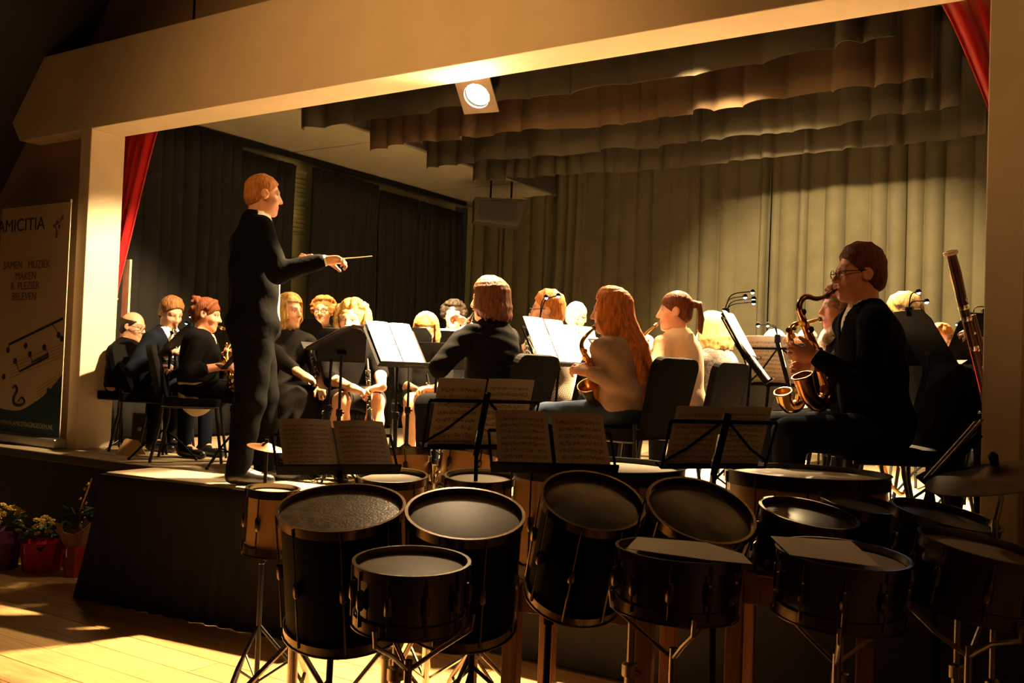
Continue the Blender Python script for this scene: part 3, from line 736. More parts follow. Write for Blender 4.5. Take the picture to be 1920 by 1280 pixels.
drum(c7, n7, 0.143, 0.15, M_SHELLB, M_HEADB, 'small black tom with reddish reflection in front of the maple drum', 6)
c8 = at(1608, 948, 3.38); n8 = tilt(9, -6)
drum(c8, n8, 0.122, 0.18, M_SHELLB, M_HEADB, 'smallest black tom behind the one with a reddish reflection', 6)
tom_stand([sidep(c7, n7, 0.143, 0.15, (1, 0.4, 0)), sidep(c8, n8, 0.122, 0.18, (-0.2, -1, 0))], 'tom stand carrying the two small black toms on the right', None, 1.5)
c9 = at(1580, 1046, 2.74); n9 = tilt(4, -2)
drum(c9, n9, 0.170, 0.15, M_STEELSH, M_HEADW, 'snare drum with a paper sheet hanging over its left rim', 10)
snare_stand(c9, 0.170, 0.15, 'tripod stand under the right-hand paper-covered snare', 0.3, n9)
c10 = at(1772, 972, 3.14); n10 = tilt(8, -8)
drum(c10, n10, 0.156, 0.17, M_SHELLB, M_HEADB, 'black tom below the reclined music stand at far right', 6)
tom_stand([sidep(c10, n10, 0.156, 0.17, (0.6, 0.8, 0))], 'tom stand of the far right black tom', at(1800, 985, 3.34), 0.8)
c11 = at(1842, 1032, 2.70); n11 = tilt(6, -8)
drum(c11, n11, 0.158, 0.15, M_STEELSH, M_HEADW, 'rightmost snare drum tilted to the right at the frame edge', 8)
snare_stand(c11, 0.158, 0.15, 'tripod stand under the rightmost snare', 0.9, n11)
# sheets lying on the snares
def lying(c, nrm, pts, label):
    x = (CR - nrm*CR.dot(nrm)).normalized(); y = nrm.cross(x)
    vs = [Vector(c) + x*a + y*b + nrm*(0.018 + h) for a, b, h in pts]; k = len(vs)
    vs += [p + nrm*0.0015 for p in vs]
    b = MB().add(vs, [tuple(range(k)), tuple(range(2*k-1, k-1, -1))] + [(i, k+i, k+(i+1) % k, (i+1) % k) for i in range(k)])
    o = b.build('loose_sheet', mat('tan_paper', (0.62, 0.50, 0.34), 0.7, var=0.05)); tag(o, label, 'paper', 'loose sheets on the snare drums'); return o
lying(c6, n6, [(-0.155, -0.06, 0.0), (0.06, -0.14, 0.0), (0.17, -0.15, 0.0), (0.175, -0.02, 0.0), (0.10, 0.12, 0.0), (-0.10, 0.13, 0.0)], 'tan sheet lying on the snare drum below the tilted black tom')
lying(c9, n9, [(-0.175, -0.085, 0.0), (0.05, -0.15, 0.0), (0.07, 0.14, 0.0), (-0.17, 0.13, 0.0)], 'tan sheet hanging over the rim of the right-hand snare')
# dark cymbal on a stand
cc = at(1868, 884, 2.92); cn = tilt(3, 14)
t = empty('cymbal_stand', (cc.x, cc.y, 0), 0, 'cymbal stand with dark cymbal in front of the right pillar', 'cymbal stand')
o0 = Vector((cc.x, cc.y, 0))
MB().lathe([(0.0, 0.022), (0.03, 0.018), (0.045, 0.004), (0.12, -0.006), (0.205, -0.018), (0.205, -0.020), (0.045, 0.001), (0.0, 0.015)], 40, cc-o0, cn, cap=False).build('cymbal', mat('dark_bronze', (0.10, 0.075, 0.045), 0.35, 0.9), t, True)
MB().lathe([(0.012, 0.018), (0.014, 0.05), (0.006, 0.06)], 12, cc-o0, cn).build('wing_nut', M_BLACK, t, True)
q = at(1842, 905, 2.92)-o0
MB().tube([cc-o0+cn*0.04, cc-o0-cn*0.08, V(0, 0, cc.z-0.16)], 0.008, 8).build('tilter', M_CHROME, t, True)
tripod(t, V(0, 0, 0), V(0, 0, cc.z-0.14), 0.012, 0.34, 0.45, 0.5, mat('worn_chrome', (0.42, 0.36, 0.30), 0.25, 1.0), 0.010)
# maple tom and brass cymbal beside the podium
c13 = at(512, 921, 3.95); n13 = tilt(2, -2)
drum(c13, n13, 0.094, 0.235, M_SHELLW, M_HEADW, 'small maple tom between the podium and the leftmost black tom', 6, group='maple drums')
tom_stand([sidep(c13, n13, 0.094, 0.235, (1, -0.2, 0))], 'stand of the small maple tom', at(560, 985, 3.85), 0.0)
ck = onz(500, 838, 1.12) if False else at(500, 836, 4.30); kn = tilt(4, -10)
t = empty('cymbal_stand', (ck.x, ck.y, 0), 0, 'reddish cymbal on a stand at the feet of the conductor', 'cymbal stand'); o0 = Vector((ck.x, ck.y, 0))
MB().lathe([(0.0, 0.016), (0.02, 0.012), (0.03, 0.003), (0.085, -0.008), (0.085, -0.010), (0.03, 0.0), (0.0, 0.012)], 32, ck-o0, kn, cap=False).build('cymbal', mat('copper_bronze', (0.45, 0.20, 0.08), 0.35, 0.8), t, True)
tripod(t, V(0, 0, 0), V(0, 0, ck.z+0.03), 0.009, 0.25, 0.35, 0.7, M_BLACKSTEEL, 0.008)
# kit toms behind the second black tom
for (px, py, t_, r_, dp, lab) in ((752, 852, 4.36, 0.125, 0.15, 'maple kit tom left of the tallest folding stand'), (884, 846, 4.40, 0.125, 0.15, 'maple kit tom under the tallest folding stand')):
    ck = at(px, py, t_); kn = tilt(-12, 6 if px < 800 else -6)
    drum(ck, kn, r_, dp, M_SHELLW, M_HEADC, lab, 6, group='maple drums')
ck = at(812, 905, 4.22)
tom_stand([at(782, 872, 4.36), at(848, 868, 4.40)], 'chrome stand between the two maple kit toms', at(812, 905, 4.40), 0.6, m=M_CHROME)
ck = at(735, 905, 3.93)
drum(at(735, 897, 3.92), tilt(6), 0.13, 0.30, M_SHELLW, M_HEADW, 'maple floor tom right behind the leftmost black tom', 6, group='maple drums')
drum(at(900, 898, 3.95), tilt(6), 0.13, 0.30, M_SHELLW, M_HEADW, 'maple floor tom right behind the second black tom', 6, group='maple drums')
snare_stand(at(735, 897, 3.92), 0.13, 0.30, 'low stand under the left maple floor tom', 0.2, tilt(6))
snare_stand(at(900, 898, 3.95), 0.13, 0.30, 'low stand under the right maple floor tom', 0.6, tilt(6))
# two large maple drums on wooden trestles
def trestle(c, w, d, ztop, label, rz):
    t = empty('wooden_trestle', (c.x, c.y, 0), rz, label, 'stand', 'wooden drum trestles'); p = 0.062
    for sx in (-1, 1):
        for sy in (-1, 1): MB().box((sx*(w/2-p/2), sy*(d/2-p/2), ztop/2), (p, p, ztop)).build('post', M_WOOD, t, bevel=0.004)
    for sy in (-1, 1):
        MB().box((0, sy*(d/2-p/2), ztop-0.06), (w-2*p, 0.035, 0.10)).build('rail', M_WOOD, t, bevel=0.003)
        MB().box((0, sy*(d/2-p/2), 0.16), (w-2*p, 0.035, 0.07)).build('rail', M_WOOD, t, bevel=0.003)
    for sx in (-1, 1):
        MB().box((sx*(w/2-p/2), 0, ztop-0.06), (0.035, d-2*p, 0.10)).build('rail', M_WOOD, t, bevel=0.003)
        MB().bar((sx*(w/2-0.03), -d/2+p, ztop-0.14), (sx*(w/2-0.03), -d/2+p+0.14, ztop-0.02), 0.03, 0.03).build('corner_brace', M_WOOD, t)
    return t
M_HOOPB = mat('black_hoop', (0.015, 0.013, 0.012), 0.35, coat=0.2)
for (px, py, t_, r_, dp, lab, lab2) in ((1122, 876, 3.86, 0.33, 0.40, 'large maple drum lying flat behind the two middle toms', 'wooden trestle under the large maple drum behind the middle toms'),
                                      (1512, 890, 3.86, 0.305, 0.34, 'large maple drum lying flat in front of the seated saxophonist', 'wooden trestle under the large maple drum before the saxophonist')):
    ck = at(px, py, t_); 
    drum(ck, (0, 0, 1), r_, dp, M_SHELLW, M_HEADW, lab, 10, M_HOOPB, group='maple drums', hooph=0.05)
    trestle(ck, r_*1.75, r_*1.5, ck.z-dp-0.035, lab2, math.radians(12))

# ================================================================== FLOWERS
M_LEAF = mat('dark_green_leaf', (0.03, 0.075, 0.02), 0.5, var=0.3); M_PETAL = mat('yellow_petal', (0.62, 0.42, 0.06), 0.6, var=0.2)
lf = MB(); lf.add([(0, 0, 0), (0.018, 0.02, 0.006), (0.022, 0.045, 0.012), (0, 0.08, 0.0), (-0.022, 0.045, 0.012), (-0.018, 0.02, 0.006), (0, 0.03, -0.003), (0, 0.055, -0.002)], [(0, 1, 6), (1, 2, 7, 6), (2, 3, 7), (3, 4, 7), (4, 5, 6, 7), (5, 0, 6)])
ME_LEAF = lf.mesh('leaf'); ME_LEAF.materials.append(M_LEAF)
pf = MB()
for k in range(7):
    a = 2*PI*k/7; d = V(math.cos(a), math.sin(a), 0); e = V(-math.sin(a), math.cos(a), 0)
    pf.add([V(0, 0, 0), d*0.014+e*0.008+V(0, 0, 0.008), d*0.026+V(0, 0, 0.004), d*0.014-e*0.008+V(0, 0, 0.008)], [(0, 1, 2, 3)])
pf.ball((0, 0, 0.006), 0.008, 6)
ME_BLOOM = pf.mesh('blossom'); ME_BLOOM.materials.append(M_PETAL)
def potted(px, py, w, h, potcol, label, flowers, seed, wrap=None, tall=False, yel=True):
    rnd = random.Random(seed); p = onz(px, py, 0.0)
    t = empty('potted_plant', p, math.radians(-20), label, 'plant', 'gift plants on the floor')
    b = MB(); q = []
    for k in range(8):
        a = PI/4*k + PI/8
        q.append((math.cos(a), math.sin(a)))
    vs = [(x*w*0.46, y*w*0.46, 0.0) for x, y in q] + [(x*w*0.54, y*w*0.54, h) for x, y in q] + [(x*w*0.50, y*w*0.50, h) for x, y in q] + [(x*w*0.47, y*w*0.47, h*0.8) for x, y in q]
    b.add(vs, [tuple(range(7, -1, -1))] + [(8*j+i, 8*j+(i+1) % 8, 8*(j+1)+(i+1) % 8, 8*(j+1)+i) for j in range(3) for i in range(8)] + [tuple(24+i for i in range(8))])
    b.build('pot', mat('paper_' + potcol[0], potcol[1], 0.5, var=0.1), t)
    MB().tube([(w*0.3, -w*0.45, h), (w*0.42, -w*0.5, h*0.86), (w*0.5, -w*0.5, h*0.70)], 0.004, 6).build('ribbon', mat('ribbon', (0.5, 0.35, 0.2), 0.4), t)
    if wrap:
        vs = []; n = 14
        for j, (rr, z) in enumerate(((w*0.40, h*0.9), (w*0.62, h*1.25), (w*0.80, h*1.6))):
            for k in range(n): a = 2*PI*k/n; f = 1+0.08*(-1)**k; vs.append((math.cos(a)*rr*f, math.sin(a)*rr*f, z+0.02*math.sin(3*a)*j))
        o = MB().add(vs, [(j*n+k, j*n+(k+1) % n, (j+1)*n+(k+1) % n, (j+1)*n+k) for j in range(2) for k in range(n)]).build('wrapping_paper', mat('kraft_wrap', (0.30, 0.15, 0.06), 0.6), t)
        o.modifiers.new('thickness', 'SOLIDIFY').thickness = 0.003
    hz = h*(1.6 if wrap else 1.0)
    for k in range(34):
        a = rnd.uniform(0, 2*PI); rr = w*0.62*math.sqrt(rnd.random()); o = link('leaf', ME_LEAF, None, t)
        o.location = (math.cos(a)*rr*0.7, math.sin(a)*rr*0.7, hz - 0.02 + 0.09*(1-(rr/w/0.62)**2) + rnd.uniform(0, 0.03)); o.rotation_euler = (rnd.uniform(-0.4, 0.9), rnd.uniform(-0.4, 0.4), a - PI/2); s = rnd.uniform(0.8, 1.4); o.scale = (s, s, s)
    for k in range(flowers):
        a = rnd.uniform(0, 2*PI); rr = w*0.60*math.sqrt(rnd.random()); o = link('blossom', ME_BLOOM, None, t)
        o.location = (math.cos(a)*rr, math.sin(a)*rr, hz + 0.06 + 0.09*(1-(rr/w/0.6)**2) + rnd.uniform(-0.01, 0.02)); o.rotation_euler = (math.sin(a)*-0.5, math.cos(a)*0.5, a); s = rnd.uniform(0.9, 1.35); o.scale = (s, s, s)
    if tall:
        MB().tube([V(0, 0, hz), V(0.06, 0, hz+0.14), V(0.17, 0.03, hz+0.34)], 0.006, 6).build('decorative_stick', mat('gilt', (0.8, 0.55, 0.2), 0.25, 1.0), t)
        for k in range(9):
            z = hz+0.03+0.034*k; MB().ball((0.02+0.016*k+rnd.uniform(-0.025, 0.025), rnd.uniform(-0.03, 0.03), z), rnd.uniform(0.008, 0.013), 8).build('bauble', mat('gilt', (0.8, 0.55, 0.2), 0.25, 1.0), t, True)
    return t
potted(-2, 1064, 0.26, 0.27, ('purple', (0.09, 0.015, 0.07)), 'yellow flowering plant in a dark purple pot at the left frame edge', 30, 1)
potted(77, 1068, 0.27, 0.20, ('red', (0.50, 0.012, 0.012)), 'yellow flowering plant in a red paper pot, middle of the three', 26, 2)
potted(142, 1079, 0.17, 0.21, ('brick', (0.32, 0.02, 0.01)), 'plant in kraft wrap with gilt decoration beside the podium skirt', 0, 3, wrap=True, tall=True)

# ================================================================== CHAIRS
M_UPH = mat('charcoal_upholstery', (0.006, 0.0055, 0.005), 0.85, var=0.15, scale=40, bump=0.1, bscale=300, sheen=0.0, spec=0.05)
def rounded_panel(w, h, th, r, taper=0.0, n=5):
    pts = []
    for cx, cy, a0 in ((w/2-r, h-r, 0), (-w/2+r, h-r, PI/2), (-w/2+r, r, PI), (w/2-r, r, 1.5*PI)):
        for k in range(n+1):
            a = a0 + PI/2*k/n; x = cx + r*math.cos(a); y = cy + r*math.sin(a); pts.append((x*(1-taper*(1-y/h)), y))
    k = len(pts); vs = [(x, -th/2, z) for x, z in pts] + [(x, th/2, z) for x, z in pts]
    return MB().add(vs, [tuple(range(k)), tuple(range(2*k-1, k-1, -1))] + [(i, k+i, k+(i+1) % k, (i+1) % k) for i in range(k)])
def make_chair_meshes():
    P = {}
    b = rounded_panel(0.44, 0.43, 0.055, 0.06); b.v = [(x, -(z-0.215), 0.445+y) for x, y, z in b.v]; P['seat'] = b.mesh('seat'); P['seat'].materials.append(M_UPH)
    b = rounded_panel(0.41, 0.42, 0.04, 0.07, 0.12); rr = Matrix.Rotation(math.radians(13), 3, 'X')
    b.v = [tuple(rr @ Vector((x, y, z)) + Vector((0, -0.215, 0.44))) for x, y, z in b.v]; P['backrest'] = b.mesh('backrest'); P['backrest'].materials.append(M_UPH)
    for i, (sx, sy) in enumerate(((-1, 1), (1, 1), (-1, -1), (1, -1))):
        if sy > 0: pts = [(sx*0.20, 0.17, 0.43), (sx*0.21, 0.20, 0.22), (sx*0.215, 0.23, 0.012)]
        else: pts = [(sx*0.20, -0.19, 0.50), (sx*0.205, -0.20, 0.30), (sx*0.215, -0.26, 0.012)]
        P['leg%d' % i] = MB().tube(pts, 0.011, 8).mesh('leg', True); P['leg%d' % i].materials.append(M_BLACKSTEEL)
    for i, sx in enumerate((-1, 1)):
        P['rail%d' % i] = MB().tube([(sx*0.205, -0.20, 0.41), (sx*0.205, 0.19, 0.41)], 0.010, 8).mesh('side_rail', True); P['rail%d' % i].materials.append(M_BLACKSTEEL)
    return P
CHAIR = make_chair_meshes()
def chair(x, y, face, z, label):
    """face: unit vector the sitter looks along"""
    t = empty('chair', (x, y, z), math.atan2(-face.x, face.y), label, 'chair', 'black chairs on the stage')
    for k, me in CHAIR.items(): link({'l': 'leg', 'r': 'side_rail'}.get(k[0], k) if k[-1].isdigit() else k, me, None, t)
    return t
# ================================================================== PEOPLE: smooth-blended bodies meshed from distance fields
class Field:
    def __init__(s): s.ops = []; s.cuts = []
    def cap(s, a, b, ra, rb=None, k=0.02, sub=False, flat=None):
        rb = ra if rb is None else rb
        a, b = np.array(a, dtype=np.float64), np.array(b, dtype=np.float64); R = max(ra, rb)
        lo, hi = np.minimum(a, b)-R, np.maximum(a, b)+R
        def f(X, Y, Z):
            ba = b-a; L = max(float(ba@ba), 1e-12); x, y, z = X-a[0], Y-a[1], Z-a[2]
            t = np.clip((x*ba[0]+y*ba[1]+z*ba[2])/L, 0, 1)
            x = x-t*ba[0]; y = y-t*ba[1]; z = z-t*ba[2]
            if flat is not None:
                n, sc = flat; d = (x*n[0]+y*n[1]+z*n[2])*(sc-1); x = x+d*n[0]; y = y+d*n[1]; z = z+d*n[2]
            return np.sqrt(x*x+y*y+z*z)-(ra+(rb-ra)*t)
        s.ops.append((lo, hi, f, k, sub)); return s
    def ell(s, c, r, ax, k=0.02, sub=False):
        c = np.array(c, dtype=np.float64); A = np.array([list(q) for q in ax]); r = np.array(r, dtype=np.float64)
        ext = np.abs(A.T) @ r
        def f(X, Y, Z):
            x, y, z = X-c[0], Y-c[1], Z-c[2]
            u = (x*A[0, 0]+y*A[0, 1]+z*A[0, 2])/r[0]; v = (x*A[1, 0]+y*A[1, 1]+z*A[1, 2])/r[1]; w = (x*A[2, 0]+y*A[2, 1]+z*A[2, 2])/r[2]
            k0 = np.sqrt(u*u+v*v+w*w)+1e-9; k1 = np.sqrt((u/r[0])**2+(v/r[1])**2+(w/r[2])**2)+1e-9
            return k0*(k0-1)/k1
        s.ops.append((c-ext, c+ext, f, k, sub)); return s
    def ball(s, c, r, k=0.02, sub=False): return s.cap(c, c, r, r, k, sub)
    def chain(s, pts, rs, k=0.01):
        for i in range(len(pts)-1): s.cap(pts[i], pts[i+1], rs[i], rs[i+1], k)
        return s
    def cut(s, f): s.cuts.append(f); return s
    def mesh(s, h, noise=0.0, nfreq=40.0, seed=0):
        los = np.array([o[0] for o in s.ops if not o[4]]); his = np.array([o[1] for o in s.ops if not o[4]])
        lo = los.min(0)-3*h; hi = his.max(0)+3*h; n = np.ceil((hi-lo)/h).astype(int)+1
        D = np.full(n, 0.08, dtype=np.float32); ax = [lo[i]+h*np.arange(n[i]) for i in range(3)]
        for a, b, f, k, sub in s.ops:
            m = k+2.5*h; i0 = np.clip(np.floor((a-m-lo)/h).astype(int), 0, n-1); i1 = np.clip(np.ceil((b+m-lo)/h).astype(int)+1, 1, n)
            if np.any(i1 <= i0): continue
            sl = tuple(slice(i0[q], i1[q]) for q in range(3))
            X, Y, Z = ax[0][sl[0]][:, None, None], ax[1][sl[1]][None, :, None], ax[2][sl[2]][None, None, :]
            d = f(X, Y, Z).astype(np.float32); E = D[sl]
            if sub: d = -d; hh = np.maximum(k-np.abs(E-d), 0)/k; D[sl] = np.maximum(E, d)+hh*hh*k*0.25
            else: hh = np.maximum(k-np.abs(E-d), 0)/k; D[sl] = np.minimum(E, d)-hh*hh*k*0.25
        if s.cuts:
            X, Y, Z = ax[0][:, None, None], ax[1][None, :, None], ax[2][None, None, :]
            for f in s.cuts: D = np.maximum(D, f(X, Y, Z).astype(np.float32))
        v, q = nets(D, lo, h)
        if noise:
            rs = np.random.RandomState(seed); dv = np.zeros_like(v)
            for _ in range(5):
                w = rs.normal(size=3)*nfreq; dv += np.sin(v@w+rs.uniform(0, 6))[:, None]*rs.normal(size=3)
            v = v+dv*noise*0.4
        return v, q
def nets(D, lo, h):
    S = D < 0
    c = [(i, j, k) for i in (0, 1) for j in (0, 1) for k in (0, 1)]
    n = D.shape; sh = lambda A, o: A[o[0]:n[0]-1+o[0], o[1]:n[1]-1+o[1], o[2]:n[2]-1+o[2]]
    cnt = np.zeros([q-1 for q in n], dtype=np.int8)
    for o in c: cnt += sh(S, o)
    idx = np.argwhere((cnt > 0) & (cnt < 8)); N = len(idx)
    ids = np.full(cnt.shape, -1, dtype=np.int64); ids[idx[:, 0], idx[:, 1], idx[:, 2]] = np.arange(N)
    val = {o: D[idx[:, 0]+o[0], idx[:, 1]+o[1], idx[:, 2]+o[2]] for o in c}
    acc = np.zeros((N, 3)); num = np.zeros(N)
    for a in c:
        for ax in range(3):
            if a[ax]: continue
            b = list(a); b[ax] = 1; b = tuple(b); va, vb = val[a], val[b]; m = (va < 0) != (vb < 0)
            t = va[m]/(va[m]-vb[m]); p = np.tile(np.array(a, dtype=float), (m.sum(), 1)); p[:, ax] += t
            acc[m] += p; num[m] += 1
    v = lo+h*(idx+acc/num[:, None]); quads = []
    for ax in range(3):
        o = [0, 0, 0]; o[ax] = 1
        A = S[:n[0]-o[0], :n[1]-o[1], :n[2]-o[2]]; B = S[o[0]:, o[1]:, o[2]:]
        e = np.argwhere(A != B); b, c2 = [(1, 2), (2, 0), (0, 1)][ax]
        e = e[(e[:, b] > 0) & (e[:, c2] > 0) & (e[:, b] < n[b]-1) & (e[:, c2] < n[c2]-1)]
        inside = A[e[:, 0], e[:, 1], e[:, 2]]
        def g(db, dc):
            q = e.copy(); q[:, b] -= db; q[:, c2] -= dc; return ids[q[:, 0], q[:, 1], q[:, 2]]
        Q = np.stack([g(1, 1), g(0, 1), g(0, 0), g(1, 0)], 1); Q[~inside] = Q[~inside][:, ::-1]; quads.append(Q)
    Q = np.concatenate(quads); return v, Q[(Q >= 0).all(1)]
def np_mesh(name, v, q, tint=None):
    me = bpy.data.meshes.new(name); me.vertices.add(len(v)); me.vertices.foreach_set('co', v.astype(np.float32).ravel())
    me.loops.add(q.size); me.loops.foreach_set('vertex_index', q.astype(np.int32).ravel())
    me.polygons.add(len(q)); me.polygons.foreach_set('loop_start', np.arange(0, q.size, 4, dtype=np.int32))
    try: me.polygons.foreach_set('loop_total', np.full(len(q), 4, dtype=np.int32))
    except Exception: pass
    me.update(calc_edges=True); me.shade_smooth()
    if tint is not None:
        a = me.color_attributes.new('tint', 'FLOAT_COLOR', 'POINT'); a.data.foreach_set('color', np.concatenate([tint, np.ones((len(v), 1))], 1).astype(np.float32).ravel())
    return me
def segd(v, a, b):
    a, b = np.array(a), np.array(b); ba = b-a; t = np.clip((v-a)@ba/max(ba@ba, 1e-12), 0, 1); return np.linalg.norm(v-a-t[:, None]*ba, axis=1)

M_SKIN = mat('skin', (1, 1, 1), 0.5, var=0.05, scale=25, attr=True, sss=0.08)
def cloth(name, col, var=0.12, rough=0.9, sheen=0.0): return mat(name, col, rough, var=var, scale=14, bump=0.25, bscale=28, spec=0.04, sheen=sheen)
def hairmat(name, col): return mat(name, tuple(c*0.75 for c in col), 0.6, var=0.45, scale=30, stretch=(3.0, 3.0, 0.5), bump=0.6, bscale=40, spec=0.15)
C_BLACK = cloth('black_suit_cloth', (0.0035, 0.0035, 0.004)); C_BLACK2 = cloth('black_knit', (0.0045, 0.004, 0.004)); C_NAVY = cloth('midnight_blue_suit', (0.006, 0.008, 0.014))
C_WHITE = cloth('white_shirt_cloth', (0.80, 0.76, 0.68), 0.05, 0.7); C_CREAM = cloth('cream_blouse', (0.72, 0.60, 0.42), 0.08); C_CHAR = cloth('charcoal_jersey', (0.012, 0.010, 0.009))
C_TAN = cloth('dusty_pink_blouse', (0.36, 0.25, 0.20), 0.1); C_JEANS = cloth('dark_denim', (0.03, 0.045, 0.08), 0.25); C_GREY = mat('grey_fuzzy_knit', (0.11, 0.09, 0.085), 0.95, var=0.6, scale=60, bump=0.8, bscale=120, sheen=0.4)
C_SHOE = mat('black_shoe_leather', (0.01, 0.01, 0.01), 0.3, coat=0.2)
H_BROWN = hairmat('brown_hair', (0.13, 0.045, 0.016)); H_DARK = hairmat('dark_hair', (0.02, 0.012, 0.008)); H_RED = hairmat('copper_red_hair', (0.62, 0.20, 0.045)); H_BLOND = hairmat('blond_hair', (0.55, 0.34, 0.11))
H_WHITE = hairmat('white_hair', (0.60, 0.54, 0.44)); H_AUB = hairmat('auburn_hair', (0.14, 0.04, 0.014)); H_LBROWN = hairmat('light_brown_hair', (0.22, 0.10, 0.035)); H_GING = hairmat('ginger_short_hair', (0.46, 0.18, 0.05)); H_BLGR = hairmat('pale_blond_hair', (0.44, 0.28, 0.11))
def pattern_cloth():
    m = bpy.data.materials.new('black_and_white_patterned_cloth'); m.use_nodes = True; nt = m.node_tree; b = nt.nodes['Principled BSDF']; b.inputs['Roughness'].default_value = 0.8
    tc = nt.nodes.new('ShaderNodeTexCoord'); mp = nt.nodes.new('ShaderNodeMapping'); mp.inputs['Rotation'].default_value = (0.6, 0.7, 0.5); nt.links.new(tc.outputs['Object'], mp.inputs[0])
    br = nt.nodes.new('ShaderNodeTexBrick'); br.inputs['Scale'].default_value = 34; br.inputs['Mortar Size'].default_value = 0.035
    br.inputs['Color1'].default_value = (0.010, 0.010, 0.010, 1); br.inputs['Color2'].default_value = (0.012, 0.011, 0.011, 1); br.inputs['Mortar'].default_value = (0.72, 0.62, 0.45, 1)
    nt.links.new(mp.outputs[0], br.inputs['Vector']); nt.links.new(br.outputs[0], b.inputs['Base Color']); return m
C_PAT = pattern_cloth()

def hand(F, W, d, pn, side, curl, s=1.0):
    """palm, four fingers and thumb; d along the hand, pn palm normal, side=+1 thumb on d x pn"""
    W = Vector(W); d = Vector(d).normalized(); pn = Vector(pn); pn = (pn - d*pn.dot(d)).normalized(); lat = d.cross(pn)*side
    F.ell(W + d*0.045*s, (0.040*s, 0.052*s, 0.017*s), (lat, d, pn), 0.012)
    F.cap(W - d*0.02, W + d*0.02*s, 0.026*s, 0.024*s, 0.02)
    for i, (o, L) in enumerate(((0.030, 0.070), (0.010, 0.080), (-0.011, 0.074), (-0.030, 0.058))):
        p = W + d*(0.082 - 0.006*abs(i-1.3))*s + lat*o*s; a = math.radians(curl)*(0.75+0.1*i); dd = d + lat*o*2.2; dd.normalize()
        for j, fr in enumerate((0.45, 0.32, 0.25)):
            q = p + (dd*math.cos(a*(j+0.6)) + pn*math.sin(a*(j+0.6)))*L*fr*s
            F.cap(p, q, (0.0095-0.0008*j)*s, (0.0090-0.0008*j)*s, 0.004); p = q
    p = W + d*0.022*s + lat*0.030*s; q = p + (lat*0.75 + d*0.65 + pn*0.35).normalized()*0.040*s; r = q + (lat*0.15 + d*0.8 + pn*(0.3+curl/120)).normalized()*0.034*s
    F.cap(p, q, 0.014*s, 0.011*s, 0.012); F.cap(q, r, 0.0105*s, 0.0085*s, 0.005)
def ik(S, W, l1, l2, hint):
    S, W = Vector(S), Vector(W); d = W-S; L = d.length
    if L > (l1+l2)*0.995: f = L/((l1+l2)*0.995); l1 *= f; l2 *= f
    a = (l1*l1-l2*l2+L*L)/(2*L); h = math.sqrt(max(l1*l1-a*a, 0)); dn = d.normalized(); hv = Vector(hint); hv = (hv-dn*hv.dot(dn)).normalized()
    return S+dn*a+hv*h

